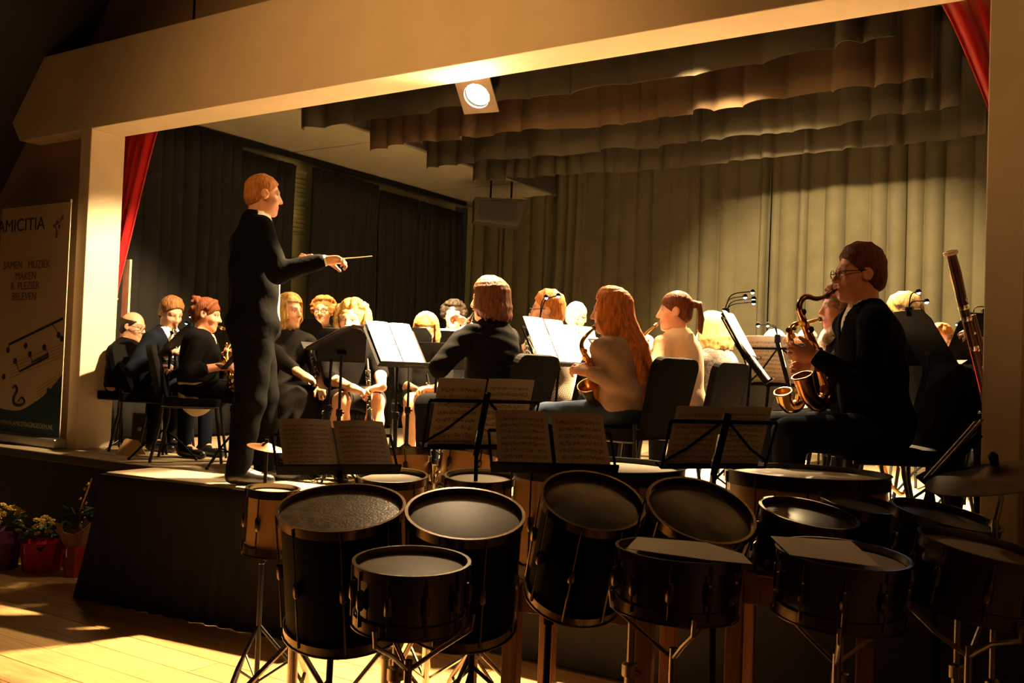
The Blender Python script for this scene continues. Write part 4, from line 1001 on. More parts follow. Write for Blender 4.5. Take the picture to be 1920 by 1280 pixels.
def make_hair(H, hl, hf, hu, style, s, rnd, length=0.0, mess=0.0, drift=None):
    drift = Vector(drift) if drift is not None else Vector((0, 0, 0))
    F = Field(); ax = (hl, hf, hu); A = [np.array(list(q)) for q in ax]; Hn = np.array(list(H))
    def loc(X, Y, Z): return tuple((X-Hn[0])*a[0]+(Y-Hn[1])*a[1]+(Z-Hn[2])*a[2] for a in A)
    P = lambda l, f, u: H + hl*l*s + hf*f*s + hu*u*s
    if style in ('short', 'cropped', 'bald', 'combed'):
        g = 0.010 if style != 'cropped' else 0.005
        F.ell(P(0, -0.013, 0.032), ((0.076+g)*s, (0.097+g)*s, (0.091+g)*s), ax, 0.01)
        F.ell(P(0, -0.055, -0.02), ((0.066+g)*s, (0.052+g)*s, (0.055+g)*s), ax, 0.02)
        if style == 'combed':
            for k in range(26):
                a = -1.32+2.64*k/25; j_ = rnd.uniform(-0.1, 0.1)
                F.chain([P(0.080*math.sin(a), -0.012+0.098*math.cos(a)*math.sin(th), 0.034+(0.093+0.006*rnd.random())*math.cos(a)*math.cos(th)) for th in (1.02+j_, 0.62, 0.2, -0.35, -0.9, -1.45)], [q_*s for q_ in (0.007, 0.012, 0.0135, 0.013, 0.012, 0.009)], 0.006)
        sl = 0.72 if style != 'bald' else 0.72
        def c1(X, Y, Z):
            l, f, u = loc(X, Y, Z); return np.maximum((0.95*(f/s)-0.030+0.10*np.abs(l/s)/0.08*0.0 - u/s)*0.72*s, 0) if False else (1.18*f - 0.016*s - u)*0.65
        F.cut(c1)
        if style == 'bald': F.cut(lambda X, Y, Z: (loc(X, Y, Z)[2]-0.052*s))
        return F.mesh(0.0065, 0.0016, 60, 3)
    if style == 'curly':
        F.ell(P(0, -0.02, 0.035), (0.095*s, 0.10*s, 0.095*s), ax, 0.02)
        for k in range(330):
            th = rnd.uniform(0, 2*PI); z = rnd.uniform(-0.75 if length else -0.45, 1); r = math.sqrt(max(0, 1-z*z)); l, f, u = r*math.cos(th), r*math.sin(th), z
            if f > 0.45 and z < 0.62: continue
            if f > 0.30 and z < 0.25 and abs(l) < 0.72: continue
            wd = 1.0 + (0.28*max(0, 0.25-z) if length else 0)
            F.ball(P(l*0.105*wd, -0.015+f*0.105, 0.035+u*(0.100+0.09*max(0, -z)*(1 if length else 0))), rnd.uniform(0.012, 0.021)*s, 0.006)
        F.cut(lambda X, Y, Z: (lambda l, f, u: np.minimum(f-0.055*s, 0.045*s-u))(*loc(X, Y, Z)))
        return F.mesh(0.007, 0.003, 70, 5)
    # long, bob, ponytail, updo
    F.ell(P(0, -0.012, 0.036), (0.083*s, 0.103*s, 0.095*s), ax, 0.01)
    F.ell(P(0, -0.05, -0.015), (0.076*s, 0.060*s, 0.07*s), ax, 0.02)
    if style in ('long', 'bob'):
        L = length; n = 58
        for k in range(n):
            az = -2.35+4.7*k/(n-1) + rnd.uniform(-0.05, 0.05)          # 0 = back of the head
            sx, cx = math.sin(az), -math.cos(az); low = 1.0 if abs(az) < 1.75 else 0.85
            rr = 0.088 + rnd.uniform(-0.004, 0.008); LL = L*rnd.uniform(0.86, 1.05)*low
            out = (0.012 if L > 0.3 else -0.006)+0.30*mess*rnd.uniform(-0.2, 0.35)
            back = -0.02 if abs(az) < 1.2 and L > 0.3 else 0.0
            pts = [P(0.078*math.sin(ps)*sx, -0.010+0.098*math.sin(ps)*cx+0.02*(1-ps/1.5), 0.036+0.090*math.cos(ps)) for ps in (0.08, 0.38, 0.68, 0.98, 1.25, 1.5)] + [P((rr+0.002)*sx, (rr+0.010)*cx-0.012, -0.05)]
            if L > 0.12:
                base = P((rr+out)*sx, (rr+out)*cx-0.012+back, -0.05)
                dz = Vector((0, 0, 1))*(LL-0.05); wv = mess*0.10; pts += [base - dz*0.33 + drift*0.35 + hl*rnd.uniform(-1, 1)*(0.006+wv*0.5) - hf*0.010, base - dz*0.68 + drift*0.75 + hl*rnd.uniform(-1, 1)*(0.010+wv) - hf*0.016, base - dz + drift + hl*rnd.uniform(-1, 1)*(0.014+wv) - hf*0.02]
                rs = [0.008, 0.010, 0.011, 0.012, 0.013, 0.014, 0.015, 0.015, 0.013, 0.005]
            else: pts += [P((rr-0.006+out*0.3)*sx, (rr-0.004)*cx-0.012, -0.05-LL*0.9)]; rs = [0.008, 0.010, 0.011, 0.012, 0.013, 0.014, 0.014, 0.006]
            F.chain(pts, [r*s for r in rs], 0.011)
    elif style == 'ponytail':
        F.ball(P(0, -0.118, 0.045), 0.022*s, 0.01)
        for k in range(16):
            a = 2*PI*k/16; o = 0.014
            F.chain([P(o*math.cos(a)*0.6, -0.115, 0.045+o*math.sin(a)*0.6), P(o*math.cos(a)*1.4, -0.150, 0.03+o*math.sin(a)), P(o*math.cos(a)*1.6, -0.158+o*0.5*math.sin(a), -0.05), P(o*math.cos(a)*1.2, -0.140+o*math.sin(a), -0.15-rnd.uniform(0, 0.05))], [0.010*s, 0.014*s, 0.013*s, 0.004*s], 0.006)
    elif style == 'updo':
        for k in range(46):
            th = rnd.uniform(0, 2*PI); F.ball(P(0.05*math.cos(th), -0.085+rnd.uniform(-0.03, 0.02), 0.05+0.055*math.sin(th)), rnd.uniform(0.014, 0.022)*s, 0.006)
        for k in range(14): a = -1.3+2.6*k/13; F.ball(P(0.082*math.sin(a), 0.045*math.cos(a), 0.10*math.cos(a)*0.9+0.02), 0.017*s, 0.008)
    def fc(X, Y, Z):
        l, f, u = loc(X, Y, Z)
        fr = (0.030 + 0.0)*s; top = (0.070 if style != 'bob' else 0.060)*s
        wd = (0.062 + 0.0)*s
        if style in ('ponytail', 'updo'): return (0.80*f - 0.020*s - u)*0.75
        return np.minimum(np.minimum(f-fr, top-u+0.0*f), wd+0.012*s-np.abs(l))
    F.cut(fc)
    return F.mesh(0.0065, 0.0012, 70, 7)

def person(label, head, t, phi, hphi=None, hpitch=0.0, hroll=0.0, floor=ST, fwd=0.06, wide=1.0, hs=1.0, res=0.0085, female=False,
           skin=(0.56, 0.30, 0.19), hair=('short', H_BROWN, 0.0), top=None, sleeve='long', legs=None, legkind='trousers', suit=False, LW=None, RW=None,
           ld=None, rd=None, lpn=None, rpn=None, curl=45, glasses=False, bow=False, knees=(0.10, 0.42), tuck=0.0, stand=False, lhint=None, rhint=None, seat=0.47, chairlab=None, vdepth=0.22, seed=1, jacket=None, scarf=False, hemcol=None, chairphi=None, kneez=0.0):
    rnd = random.Random(seed); H = at(head[0], head[1], t); f = camdir(phi); z = Vector((0, 0, 1)); l = z.cross(f)
    hf0 = camdir(hphi if hphi is not None else phi); p_ = math.radians(hpitch); hf = hf0*math.cos(p_) - z*math.sin(p_); hu = hf0*math.sin(p_) + z*math.cos(p_); hl = hu.cross(hf); s = hs
    if hroll: r_ = math.radians(hroll); hl, hu = hl*math.cos(r_)+hu*math.sin(r_), hu*math.cos(r_)-hl*math.sin(r_)
    hax = (hl, hf, hu)
    N = H - z*0.150*s - f*0.028; sw = (0.158 if female else 0.178)*wide
    if stand:
        P = Vector((H.x, H.y, 0)) - f*fwd; P.z = floor + (H.z-floor)*0.535
    else:
        P = Vector((H.x, H.y, 0)) - f*fwd; P.z = floor + seat + 0.085
    root = empty('person', (P.x, P.y, floor), 0, label, 'person', None); O = Vector((P.x, P.y, floor))
    S = {1: N - z*0.068 + l*sw + f*0.012, -1: N - z*0.068 - l*sw + f*0.012}
    C = P.lerp(N, 0.63) - f*0.012; Bl = P.lerp(N, 0.30) + f*0.012
    al = (0.27, 0.245) if female else (0.295, 0.265)
    W = {}; E = {}
    for sd, Wt, hint in ((1, LW, lhint), (-1, RW, rhint)):
        if Wt is None: Wt = P + f*0.30 + l*sd*0.10 + z*0.06
        W[sd] = Vector(Wt); E[sd] = ik(S[sd], W[sd], al[0], al[1], Vector(hint) if hint is not None else (-z*0.75 + l*sd*0.55 - f*0.25))
    hd = {1: Vector(ld).normalized() if ld is not None else (W[1]-E[1]).normalized(), -1: Vector(rd).normalized() if rd is not None else (W[-1]-E[-1]).normalized()}
    hp = {1: Vector(lpn) if lpn is not None else -l*0.6+f*0.1-z*0.5, -1: Vector(rpn) if rpn is not None else l*0.6+f*0.1-z*0.5}
    kx, kl = knees
    hip = {sd: P - z*0.02 + l*sd*0.085*wide for sd in (1, -1)}; K = {}; A = {}; T = {}
    for sd in (1, -1):
        if stand:
            st_ = 0.10 if sd == 1 else -0.06
            A[sd] = Vector((P.x, P.y, floor+0.085)) + l*sd*0.12 + f*st_; K[sd] = hip[sd].lerp(A[sd], 0.5) + f*0.025
        else:
            K[sd] = hip[sd] + f*kl + l*sd*(kx-0.085); K[sd].z = floor + 0.515 + kneez
            A[sd] = Vector((K[sd].x, K[sd].y, floor+0.085)) - f*tuck
        T[sd] = A[sd] + f*0.15 - z*0.052
    g = wide
    def torso(F, e, k=0.05):
        F.ell(P + z*0.02, (0.165*g+e, 0.118*g+e, 0.115+e), (l, f, (N-P).normalized()), k)
        F.ell(Bl, ((0.135 if female else 0.148)*g+e, 0.102*g+e, 0.14+e), (l, f, (N-P).normalized()), k)
        F.ell(C, (0.150*g+e, 0.105*g+e, 0.155+e), (l, f, (N-P).normalized()), k)
        F.cap(S[1]-l*0.02, N-z*0.03, 0.050+e, 0.052+e, k); F.cap(S[-1]+l*0.02, N-z*0.03, 0.050+e, 0.052+e, k)
        fl_ = ((l.x, l.y, l.z), 0.74)
        F.cap(P, P.lerp(N, 0.45), 0.112*g+e, 0.100*g+e, k, flat=fl_); F.cap(P.lerp(N, 0.45), P.lerp(N, 0.80), 0.100*g+e, 0.100*g+e, k, flat=fl_)
        F.cap(N - z*0.05, N + z*0.0, 0.062+e, 0.056+e, k)
        if female:
            for sd in (1, -1): F.ell(C + l*sd*0.068*g + f*0.075 + z*0.005, (0.058+e, 0.052+e, 0.056+e), (l, f, z), 0.03)
    def arms(F, e, upto=1.0, k=0.025):
        for sd in (1, -1):
            F.cap(S[sd], E[sd], 0.050*g+e, 0.041*g+e, k)
            q = E[sd].lerp(W[sd], upto)
            if upto > 0: F.cap(E[sd], q, 0.040*g+e, (0.040+(0.027-0.040)*upto)+e*0.9, 0.02)
    def legs_(F, e, k=0.03):
        F.ell(P - z*0.015, (0.170*g+e, 0.130*g+e, 0.105+e), (l, f, z), 0.05)
        for sd in (1, -1): F.cap(hip[sd], K[sd], 0.080*g+e, 0.050*g+e, k); F.cap(K[sd], K[sd].lerp(A[sd], 0.3)-f*0.012, 0.050*g+e, 0.054*g+e, 0.03); F.cap(K[sd].lerp(A[sd], 0.3)-f*0.012, A[sd], 0.054*g+e, 0.034+e*1.3, 0.03)
    # ---- body: one continuous surface
    B = Field(); torso(B, -0.010); arms(B, 0.0); legs_(B, 0.0 if legkind == 'skirt' else -0.014)
    for sd in (1, -1):
        hand(B, W[sd]+hd[sd]*0.015, hd[sd], hp[sd], -sd, curl, 0.92 if female else 1.0)
        B.cap(A[sd], T[sd], 0.036, 0.028, 0.03); B.cap(A[sd]-f*0.03-z*0.04, T[sd], 0.035, 0.03, 0.02)
    q = lambda a, b, c_: H + hl*a*s + hf*b*s + hu*c_*s
    nr = 0.047 if female else 0.056
    B.cap(q(0, -0.022, -0.045), N - z*0.04, nr*s, (nr+0.008)*s, 0.03)
    B.ell(q(0, -0.013, 0.030), (0.074*s, 0.095*s, 0.088*s), hax, 0.02); B.ell(q(0, 0.022, -0.028), (0.060*s, 0.068*s, 0.082*s), hax, 0.03)
    B.cap(q(0, 0.070, -0.045), q(0, 0.070, -0.075), 0.017*s, 0.016*s, 0.02); B.ell(q(0, 0.036, -0.078), (0.046*s, 0.048*s, 0.036*s), hax, 0.025); B.ball(q(0, 0.072, -0.100), 0.020*s, 0.02)
    B.cap(q(0, 0.088, 0.014), q(0, 0.108, -0.026), 0.008*s, 0.0125*s, 0.012)
    for sd in (1, -1):
        B.ball(q(sd*0.012, 0.096, -0.030), 0.0085*s, 0.006); B.cap(q(sd*0.018, 0.082, 0.026), q(sd*0.046, 0.068, 0.026), 0.010*s, 0.010*s, 0.014)
        B.ell(q(sd*0.038, 0.060, -0.028), (0.024*s, 0.022*s, 0.024*s), hax, 0.02)
        B.ball(q(sd*0.032, 0.099, 0.004), 0.0170*s, 0.010, sub=True)
        B.cap(q(sd*0.020, 0.083, 0.0135), q(sd*0.045, 0.077, 0.0125), 0.0065*s, 0.0065*s, 0.005); B.cap(q(sd*0.021, 0.080, -0.0085), q(sd*0.044, 0.075, -0.0075), 0.0055*s, 0.0055*s, 0.006)
        B.ell(q(sd*0.079, -0.008, -0.004), (0.010*s, 0.024*s, 0.032*s), (hl*0.94+hf*0.3*-sd*0 + hl*0.0, hf, hu), 0.008); B.ell(q(sd*0.088, 0.0, -0.004), (0.006*s, 0.012*s, 0.018*s), hax, 0.006, sub=True)
    la, lb = q(-0.021, 0.080, -0.060), q(0.021, 0.080, -0.060); lm = q(0, 0.092, -0.057); lm2 = q(0, 0.090, -0.068)
    for a_, b_ in ((la, lm), (lb, lm)): B.cap(a_, b_, 0.004*s, 0.0055*s, 0.006)
    B.cap(q(-0.016, 0.082, -0.067), lm2, 0.004*s, 0.006*s, 0.006); B.cap(lm2, q(0.016, 0.082, -0.067), 0.006*s, 0.004*s, 0.006)
    v, Q = B.mesh(res)
    tint = np.tile(np.array(skin), (len(v), 1)); sk = np.array(skin)
    def blend(d, r0, r1, colr, amt=1.0):
        w_ = np.clip((r1-d)/(r1-r0), 0, 1)[:, None]*amt; tint[:] = tint*(1-w_)+np.array(colr)*w_
    hc = hair[1]; 
    blend(np.minimum(segd(v, la, lb), segd(v, q(-0.016, 0.088, -0.067), q(0.016, 0.088, -0.067))), 0.010*s, 0.015*s, sk*np.array((0.85, 0.50, 0.50)), 0.75)
    for sd in (1, -1):
        blend(segd(v, q(sd*0.045, 0.06, -0.03), q(sd*0.04, 0.07, -0.035)), 0.0, 0.04*s, sk*np.array((1.05, 0.72, 0.68)), 0.6)
        blend(segd(v, q(sd*0.020, 0.094, 0.030), q(sd*0.048, 0.074, 0.034)), 0.007*s, 0.013*s, sk*0.28, 0.85)
        blend(segd(v, q(sd*0.022, 0.088, 0.011), q(sd*0.044, 0.078, 0.010)), 0.006*s, 0.013*s, sk*0.35, 0.7)
    o = link('body', np_mesh('body', v-np.array(list(O)), Q, tint), M_SKIN, root)
    for sd in (1, -1):
        e = MB().ball(q(sd*0.032, 0.0725, 0.004)-O, 0.0115*s, 12).build('eye', mat('eye_white', (0.7, 0.66, 0.6), 0.2), root, True)
        MB().ball(q(sd*0.032, 0.0785, 0.003)-O, 0.0064*s, 8).build('iris', mat('iris_dark', (0.03, 0.02, 0.015), 0.1), e, True)
    # ---- clothes
    def garment(name, F, m, h=0.0105, noise=0.004, nf=26):
        vv, qq = F.mesh(h, noise, nf, seed); return link(name, np_mesh(name, vv-np.array(list(O)), qq), m, root)
    A3 = [np.array(list(x_)) for x_ in (l, f, z)]; Nn = np.array(list(N)); On = np.array(list(P))
    neckcut = lambda r: (lambda X, Y, Z: -(np.sqrt(((X-Nn[0])*A3[0][0]+(Y-Nn[1])*A3[0][1])**2 + ((X-Nn[0])*A3[1][0]+(Y-Nn[1])*A3[1][1]-0.012)**2 + (np.minimum(Z-Nn[2]+0.012, 0)*1.0)**2)-r))
    T1 = Field(); torso(T1, 0.012); upto = {'long': 0.97, '34': 0.45, 'elbow': 0.0, 'short': 0.0}[sleeve]; arms(T1, 0.013, upto)
    if not stand: T1.cut(lambda X, Y, Z: (P.z-0.05)-Z+0*X+0*Y)
    T1.cut(neckcut(0.058 if not female else 0.066))
    def vcut(X, Y, Z):
        x = (X-Nn[0])*A3[0][0]+(Y-Nn[1])*A3[0][1]; y = (X-Nn[0])*A3[1][0]+(Y-Nn[1])*A3[1][1]; zz = Z-Nn[2]
        wv = np.clip((zz+vdepth+0.05)*0.34, -1, 0.085)
        if stand: wv = np.maximum(wv, 0.10)+0*zz
        return -np.maximum(np.maximum(np.abs(x)-wv, -(y-0.0)), zz-0.2)*0.8
    if suit:
        SH = Field(); torso(SH, 0.012 if stand else 0.006); SH.cap(N-z*0.02+f*0.008, N+z*0.035+f*0.012, 0.064, 0.060, 0.01); SH.cut(neckcut(0.0535)); SH.cut(lambda X, Y, Z: (P.z-(0.09 if stand else 0.02))-Z+0*X+0*Y)
        for sd in (1, -1): SH.cap(E[sd].lerp(W[sd], 0.9), W[sd]+hd[sd]*0.006, 0.036, 0.035, 0.01)
        garment('shirt', SH, C_WHITE, 0.0105, 0.001)
        J = Field(); torso(J, 0.020); arms(J, 0.018, 0.94)
        if stand:
            J.cap(N-z*0.16, P-z*0.02, 0.125, 0.128, 0.06, flat=((l.x, l.y, l.z), 0.70))
            J.cap(P-z*0.06+l*0.05, P-z*0.14+l*0.06, 0.135, 0.130, 0.06, flat=((f.x, f.y, f.z), 1.25)); J.cap(P-z*0.06-l*0.05, P-z*0.14-l*0.06, 0.135, 0.130, 0.06, flat=((f.x, f.y, f.z), 1.25))
        J.cut(vcut); J.cut(neckcut(0.066))
        if not stand: J.cut(lambda X, Y, Z: (P.z-0.07)-Z+0*X+0*Y)
        else: J.cut(lambda X, Y, Z: (P.z-0.24)-Z+0*X+0*Y)
        jk = garment('jacket', J, top or C_BLACK, 0.0105, 0.004)
        bt = N + f*0.085 - z*0.020
    else:
        if jacket:
            T1 = Field(); torso(T1, 0.008); T1.cut(neckcut(0.075)); T1.cap(P-z*0.03, P-z*0.05, 0.17, 0.17, 0.03, flat=((f.x, f.y, f.z), 1.3)); garment('blouse', T1, top, 0.0105, 0.002)
            J = Field(); torso(J, 0.020); arms(J, 0.017, upto); J.cut(vcut); J.cut(neckcut(0.080)); J.cut(lambda X, Y, Z: (P.z+0.03)-Z+0*X+0*Y); garment('jacket', J, jacket, 0.0105, 0.004)
        else: garment('top', T1, top or C_BLACK2, 0.0105, 0.004)
    if bow:
        bt = N + f*(0.074 if suit else 0.078) - z*0.012; b = MB()
        for sd in (1, -1): b.add([bt-O+l*sd*0.004+z*0.008, bt-O+l*sd*0.048+z*0.022, bt-O+l*sd*0.048-z*0.022, bt-O+l*sd*0.004-z*0.008, bt-O+l*sd*0.004+z*0.008+f*0.016, bt-O+l*sd*0.044+z*0.02+f*0.014, bt-O+l*sd*0.044-z*0.02+f*0.014, bt-O+l*sd*0.004-z*0.008+f*0.016], [(0, 1, 2, 3), (4, 7, 6, 5), (0, 4, 5, 1), (1, 5, 6, 2), (2, 6, 7, 3), (3, 7, 4, 0)])
        b.box(bt-O+f*0.008, (0.018, 0.018, 0.020), math.atan2(f.y, f.x)); b.build('bow_tie', C_BLACK, root)
    if scarf:
        SC = Field()
        for k in range(26): a = 2*PI*k/26; SC.ball(N + z*(0.0+0.03*math.sin(3*a)) + l*0.082*math.cos(a) + f*(0.02+0.085*math.sin(a)), 0.030, 0.02)
        for k in range(14): SC.ball(N + f*(0.09+0.02*rnd.random()) + l*rnd.uniform(-0.06, 0.06) - z*(0.02+0.015*k), 0.028, 0.02)
        garment('scarf', SC, mat('lace_scarf', (0.75, 0.68, 0.62), 0.85, var=0.25, scale=40, bump=0.8, bscale=80), 0.009, 0.004, 60)
    Lm = legs or C_BLACK; LF = Field()
    if legkind == 'trousers':
        LF.ell(P - z*0.01, (0.172*g+0.010, 0.132*g+0.010, 0.115), (l, f, z), 0.05)
        for sd in (1, -1): ex = 0.014 if stand else 0.0; LF.cap(hip[sd], K[sd], 0.086*g+0.010+ex, 0.060*g+0.012+ex, 0.03); LF.cap(K[sd], A[sd]+z*0.0, 0.058*g+0.012+ex, 0.052+ex, 0.02)
        LF.cut(lambda X, Y, Z: (floor+0.055)-Z+0*X+0*Y)
    elif legkind == 'skirt':
        LF.ell(P - z*0.01, (0.172*g+0.012, 0.132*g+0.012, 0.115), (l, f, z), 0.05)
        for sd in (1, -1): LF.cap(hip[sd], hip[sd].lerp(K[sd], 0.86), 0.088*g+0.012, 0.068*g+0.012, 0.05)
        LF.cap(P+f*0.06-z*0.03, P+f*kl*0.7-z*0.03, 0.075, 0.062, 0.05)
    else:   # long skirt
        LF.ell(P - z*0.01, (0.172*g+0.012, 0.132*g+0.012, 0.115), (l, f, z), 0.05)
        for sd in (1, -1): LF.cap(hip[sd], K[sd], 0.09*g+0.014, 0.074, 0.06); LF.cap(K[sd], A[sd]+z*0.06, 0.078, 0.105, 0.08)
        mid = (K[1]+K[-1])/2; LF.cap(P+f*0.06-z*0.03, mid, 0.075, 0.068, 0.05); LF.cap(mid, (A[1]+A[-1])/2+z*0.08, 0.07, 0.10, 0.06)
        LF.cut(lambda X, Y, Z: (floor+0.10)-Z+0*X+0*Y)
    garment({'trousers': 'trousers'}.get(legkind, 'skirt'), LF, Lm, 0.0115, 0.0022)
    for sd in (1, -1):
        SF = Field(); SF.cap(A[sd]-f*0.03-z*0.035, A[sd]+f*0.06-z*0.035, 0.043, 0.043, 0.02); SF.cap(A[sd]+f*0.05-z*0.040, T[sd]+f*0.03-z*0.004, 0.044, 0.034, 0.02); SF.cap(A[sd]-z*0.03, A[sd]-z*0.0, 0.045, 0.044, 0.02)
        SF.cut(lambda X, Y, Z: floor+0.004-Z+0*X+0*Y); SF.cut(lambda X, Y, Z, zz=A[sd].z: Z-(zz+0.012)+0*X+0*Y)
        garment('shoe', SF, C_SHOE, 0.011, 0.0)
    if hair:
        vv, qq = make_hair(H, hl, hf, hu, hair[0], s, rnd, hair[2], hair[3] if len(hair) > 3 else 0.0, hair[4] if len(hair) > 4 else None); link('hair', np_mesh('hair', vv-np.array(list(O)), qq), hair[1], root)
    if glasses:
        gl = MB(); gm = mat('dark_spectacle_frame', (0.015, 0.012, 0.012), 0.25)
        for sd in (1, -1):
            cpt = q(sd*0.033, 0.104, 0.002)-O; gl.tube([cpt + (hl*math.cos(a)*0.024 + hu*math.sin(a)*0.018)*s for a in [2*PI*k/14 for k in range(14)]], 0.0022, 6, closed=True)
            gl.tube([q(sd*0.057, 0.103, 0.006)-O, q(sd*0.080, 0.080, 0.008)-O, q(sd*0.084, 0.0, 0.010)-O], 0.0024, 6)
        gl.tube([q(-0.010, 0.107, 0.006)-O, q(0.010, 0.107, 0.006)-O], 0.0022, 6); gl.build('glasses', gm, root)
    if not stand:
        cf = camdir(chairphi) if chairphi is not None else f
        chair(P.x - f.x*0.02, P.y - f.y*0.02, cf, floor, chairlab or ('black chair of the ' + label.split(' ', 2)[2] if False else 'black chair under the ' + label))
    root['mouth'] = 0; del root['mouth']
    return dict(root=root, H=H, mouth=q(0, 0.098, -0.063), f=f, l=l, P=P, W=W, K=K, N=N)
# ================================================================== INSTRUMENTS
M_EBONY = mat('ebony_wood', (0.012, 0.010, 0.009), 0.3, coat=0.2); M_SILVER = mat('silver_keys', (0.85, 0.80, 0.68), 0.18, 1.0, var=0.05); M_ROSE = mat('reddish_wood_tube', (0.055, 0.010, 0.009), 0.3, coat=0.2); M_BROWNW = mat('brown_wood_tube', (0.22, 0.07, 0.03), 0.3, coat=0.3)
def straight_pipe(name, a, b, label, cat, body=M_EBONY, r0=0.012, bell=0.036, keys=12, fronts=(0, -1, 0)):
    a, b = Vector(a), Vector(b); d = b-a; L = d.length; d.normalize(); t = empty(name, b, 0, label, cat); o = b
    x, y, _ = frame(d, fronts)
    MB().lathe([(0.004, 0.0), (0.008, 0.02), (0.011, 0.085)], 12, a-o, d).build('mouthpiece', M_EBONY, t, True)
    MB().lathe([(r0, 0.08), (r0+0.002, 0.12), (r0, 0.16), (r0+0.001, L*0.55), (r0+0.002, L*0.8)], 14, a-o, d).build('body', body, t, True)
    MB().lathe([(r0+0.002, L*0.8), (r0+0.006, L*0.88), (bell*0.75, L*0.96), (bell, L), (bell-0.003, L), (bell*0.6, L*0.95)], 18, a-o, d, cap=False).build('bell', body, t, True)
    for h in (0.085, 0.16, L*0.5, L*0.78, L*0.995):
        rr = bell+0.001 if h > L*0.9 else r0+0.003; MB().lathe([(rr, h-0.004), (rr+0.002, h), (rr, h+0.004)], 16, a-o, d, cap=False).build('ring', M_SILVER, t, True)
    for k in range(keys):
        h = L*(0.22+0.56*k/(keys-1)); s_ = 1 if k % 2 else -1
        MB().lathe([(0.0, 0.007), (0.0075, 0.006), (0.0075, 0.0), (0.004, -0.004)], 10, a-o + d*h + y*(r0+0.004) + x*s_*0.006, y).build('key', M_SILVER, t, True)
    for s_ in (-1, 1): MB().tube([a-o + d*L*0.2 + y*(r0*0.7) + x*s_*(r0+0.002), a-o + d*L*0.78 + y*(r0*0.7) + x*s_*(r0+0.002)], 0.0025, 6).build('key_rod', M_SILVER, t)
    return t
def saxophone(pts, label, scale=1.0, bell=0.062, lit=M_BRASS):
    """pts: mouthpiece tip, mouthpiece end, neck..., body..., bow..., bell rim (world points)"""
    pts = [Vector(p) for p in pts]; o = pts[-3]; t = empty('saxophone', o, 0, label, 'saxophone', 'saxophones')
    a, b = pts[0]-o, pts[1]-o
    MB().tube([a, a.lerp(b, 0.4), b], [0.004*scale, 0.0095*scale, 0.0115*scale], 10).build('mouthpiece', M_EBONY, t, True)
    MB().tube([a.lerp(b, 0.55), a.lerp(b, 0.85)], 0.0128*scale, 12).build('ligature', M_BRASS, t, True)
    path = spline([p-o for p in pts[1:]], 7); n = len(path); L = [0.0]
    for i in range(1, n): L.append(L[-1]+(path[i]-path[i-1]).length)
    tot = L[-1]; rs = []
    for x in L:
        q = x/tot; r = 0.0085+0.024*min(1, q/0.80)**1.1
        if q > 0.80: r = 0.0325+(bell-0.0325)*((q-0.80)/0.20)**1.8
        rs.append(r*scale)
    cut = next(i for i in range(n) if L[i] > tot*0.20); cut2 = next(i for i in range(n) if L[i] > tot*0.80)
    MB().tube(path[:cut+1], rs[:cut+1], 14).build('neck', lit, t, True)
    MB().tube(path[cut:cut2+1], [r*1.02 for r in rs[cut:cut2+1]], 16).build('body_tube', lit, t, True)
    MB().tube(path[cut2:], rs[cut2:], 22, cap=False).build('bell', lit, t, True)
    e = path[-1]; d = (path[-1]-path[-2]).normalized(); rr = rs[-1]; x, y, _ = frame(d)
    MB().tube([e + (x*math.cos(k*2*PI/22) + y*math.sin(k*2*PI/22))*rr for k in range(22)], 0.004*scale, 6, closed=True).build('bell_rim', lit, t, True)
    tc = camdir(180)
    for k in range(9):
        i = cut + int((cut2-cut)*(0.08+0.80*k/8)); i = min(i, n-2); dd = (path[i+1]-path[i]).normalized(); nn = (tc + camdir(90)*(0.8 if k % 2 else -0.5)); nn = (nn-dd*nn.dot(dd)).normalized(); r = rs[i]
        kc = MB().lathe([(0.0, 0.009), (0.5*r+0.006, 0.008), (0.5*r+0.006, 0.003), (0.003, 0.0), (0.003, -0.006)], 14, path[i]+nn*(r+0.003), nn).build('key_cup', M_BRASS, t, True)
    nn = (tc + camdir(90)*0.3).normalized()
    seg = path[cut+1:cut2-2]; sg = rs[cut+1:cut2-2]
    for off in (0.35, -0.6):
        q = [p + (nn + camdir(90)*off).normalized()*(r+0.006) for p, r in zip(seg, sg)]
        if len(q) > 2: MB().tube(q, 0.0028*scale, 6).build('key_rod', M_BRASS, t, True)
    return t
def clip_light(base, tips, label, aim=None):
    t = empty('clip_light', base, 0, label, 'lamp', 'clip-on music lights'); o = Vector(base)
    MB().box((0, 0, 0), (0.03, 0.03, 0.05), 0.5).build('clip', M_BLACK, t, bevel=0.004)
    for tp in tips:
        q = Vector(tp)-o; mid = V(q.x*0.25, q.y*0.25, q.z*0.75+0.01); MB().tube(spline([V(0, 0, 0.02), mid, q], 6), 0.0035, 6).build('gooseneck', M_BLACK, t, True)
        d = (V(0, 0, -1) + (Vector(aim)-Vector(tp)).normalized() if aim is not None else V(0, 0, -1)).normalized()
        h = MB().lathe([(0.007, -0.012), (0.014, -0.004), (0.015, 0.006)], 12, q, d).build('lamp_head', M_BLACK, t, True)
        MB().ball(q + d*0.006, 0.0095, 10).build('led', mat('blue_white_led', (0.8, 0.85, 1), 0.3, emit=(0.55, 0.70, 1.0), estr=40), h, True)
    return t
def led_glow(loc, target, e, ang=70):
    o = spot('clip_light_glow', loc, target, e, ang, 0.6, (0.62, 0.72, 1.0), 0.015); return o
# ================================================================== THE BAND
R_ = camdir(-90); L_ = camdir(90); AW = camdir(0); TO = camdir(180); UP = Vector((0, 0, 1))
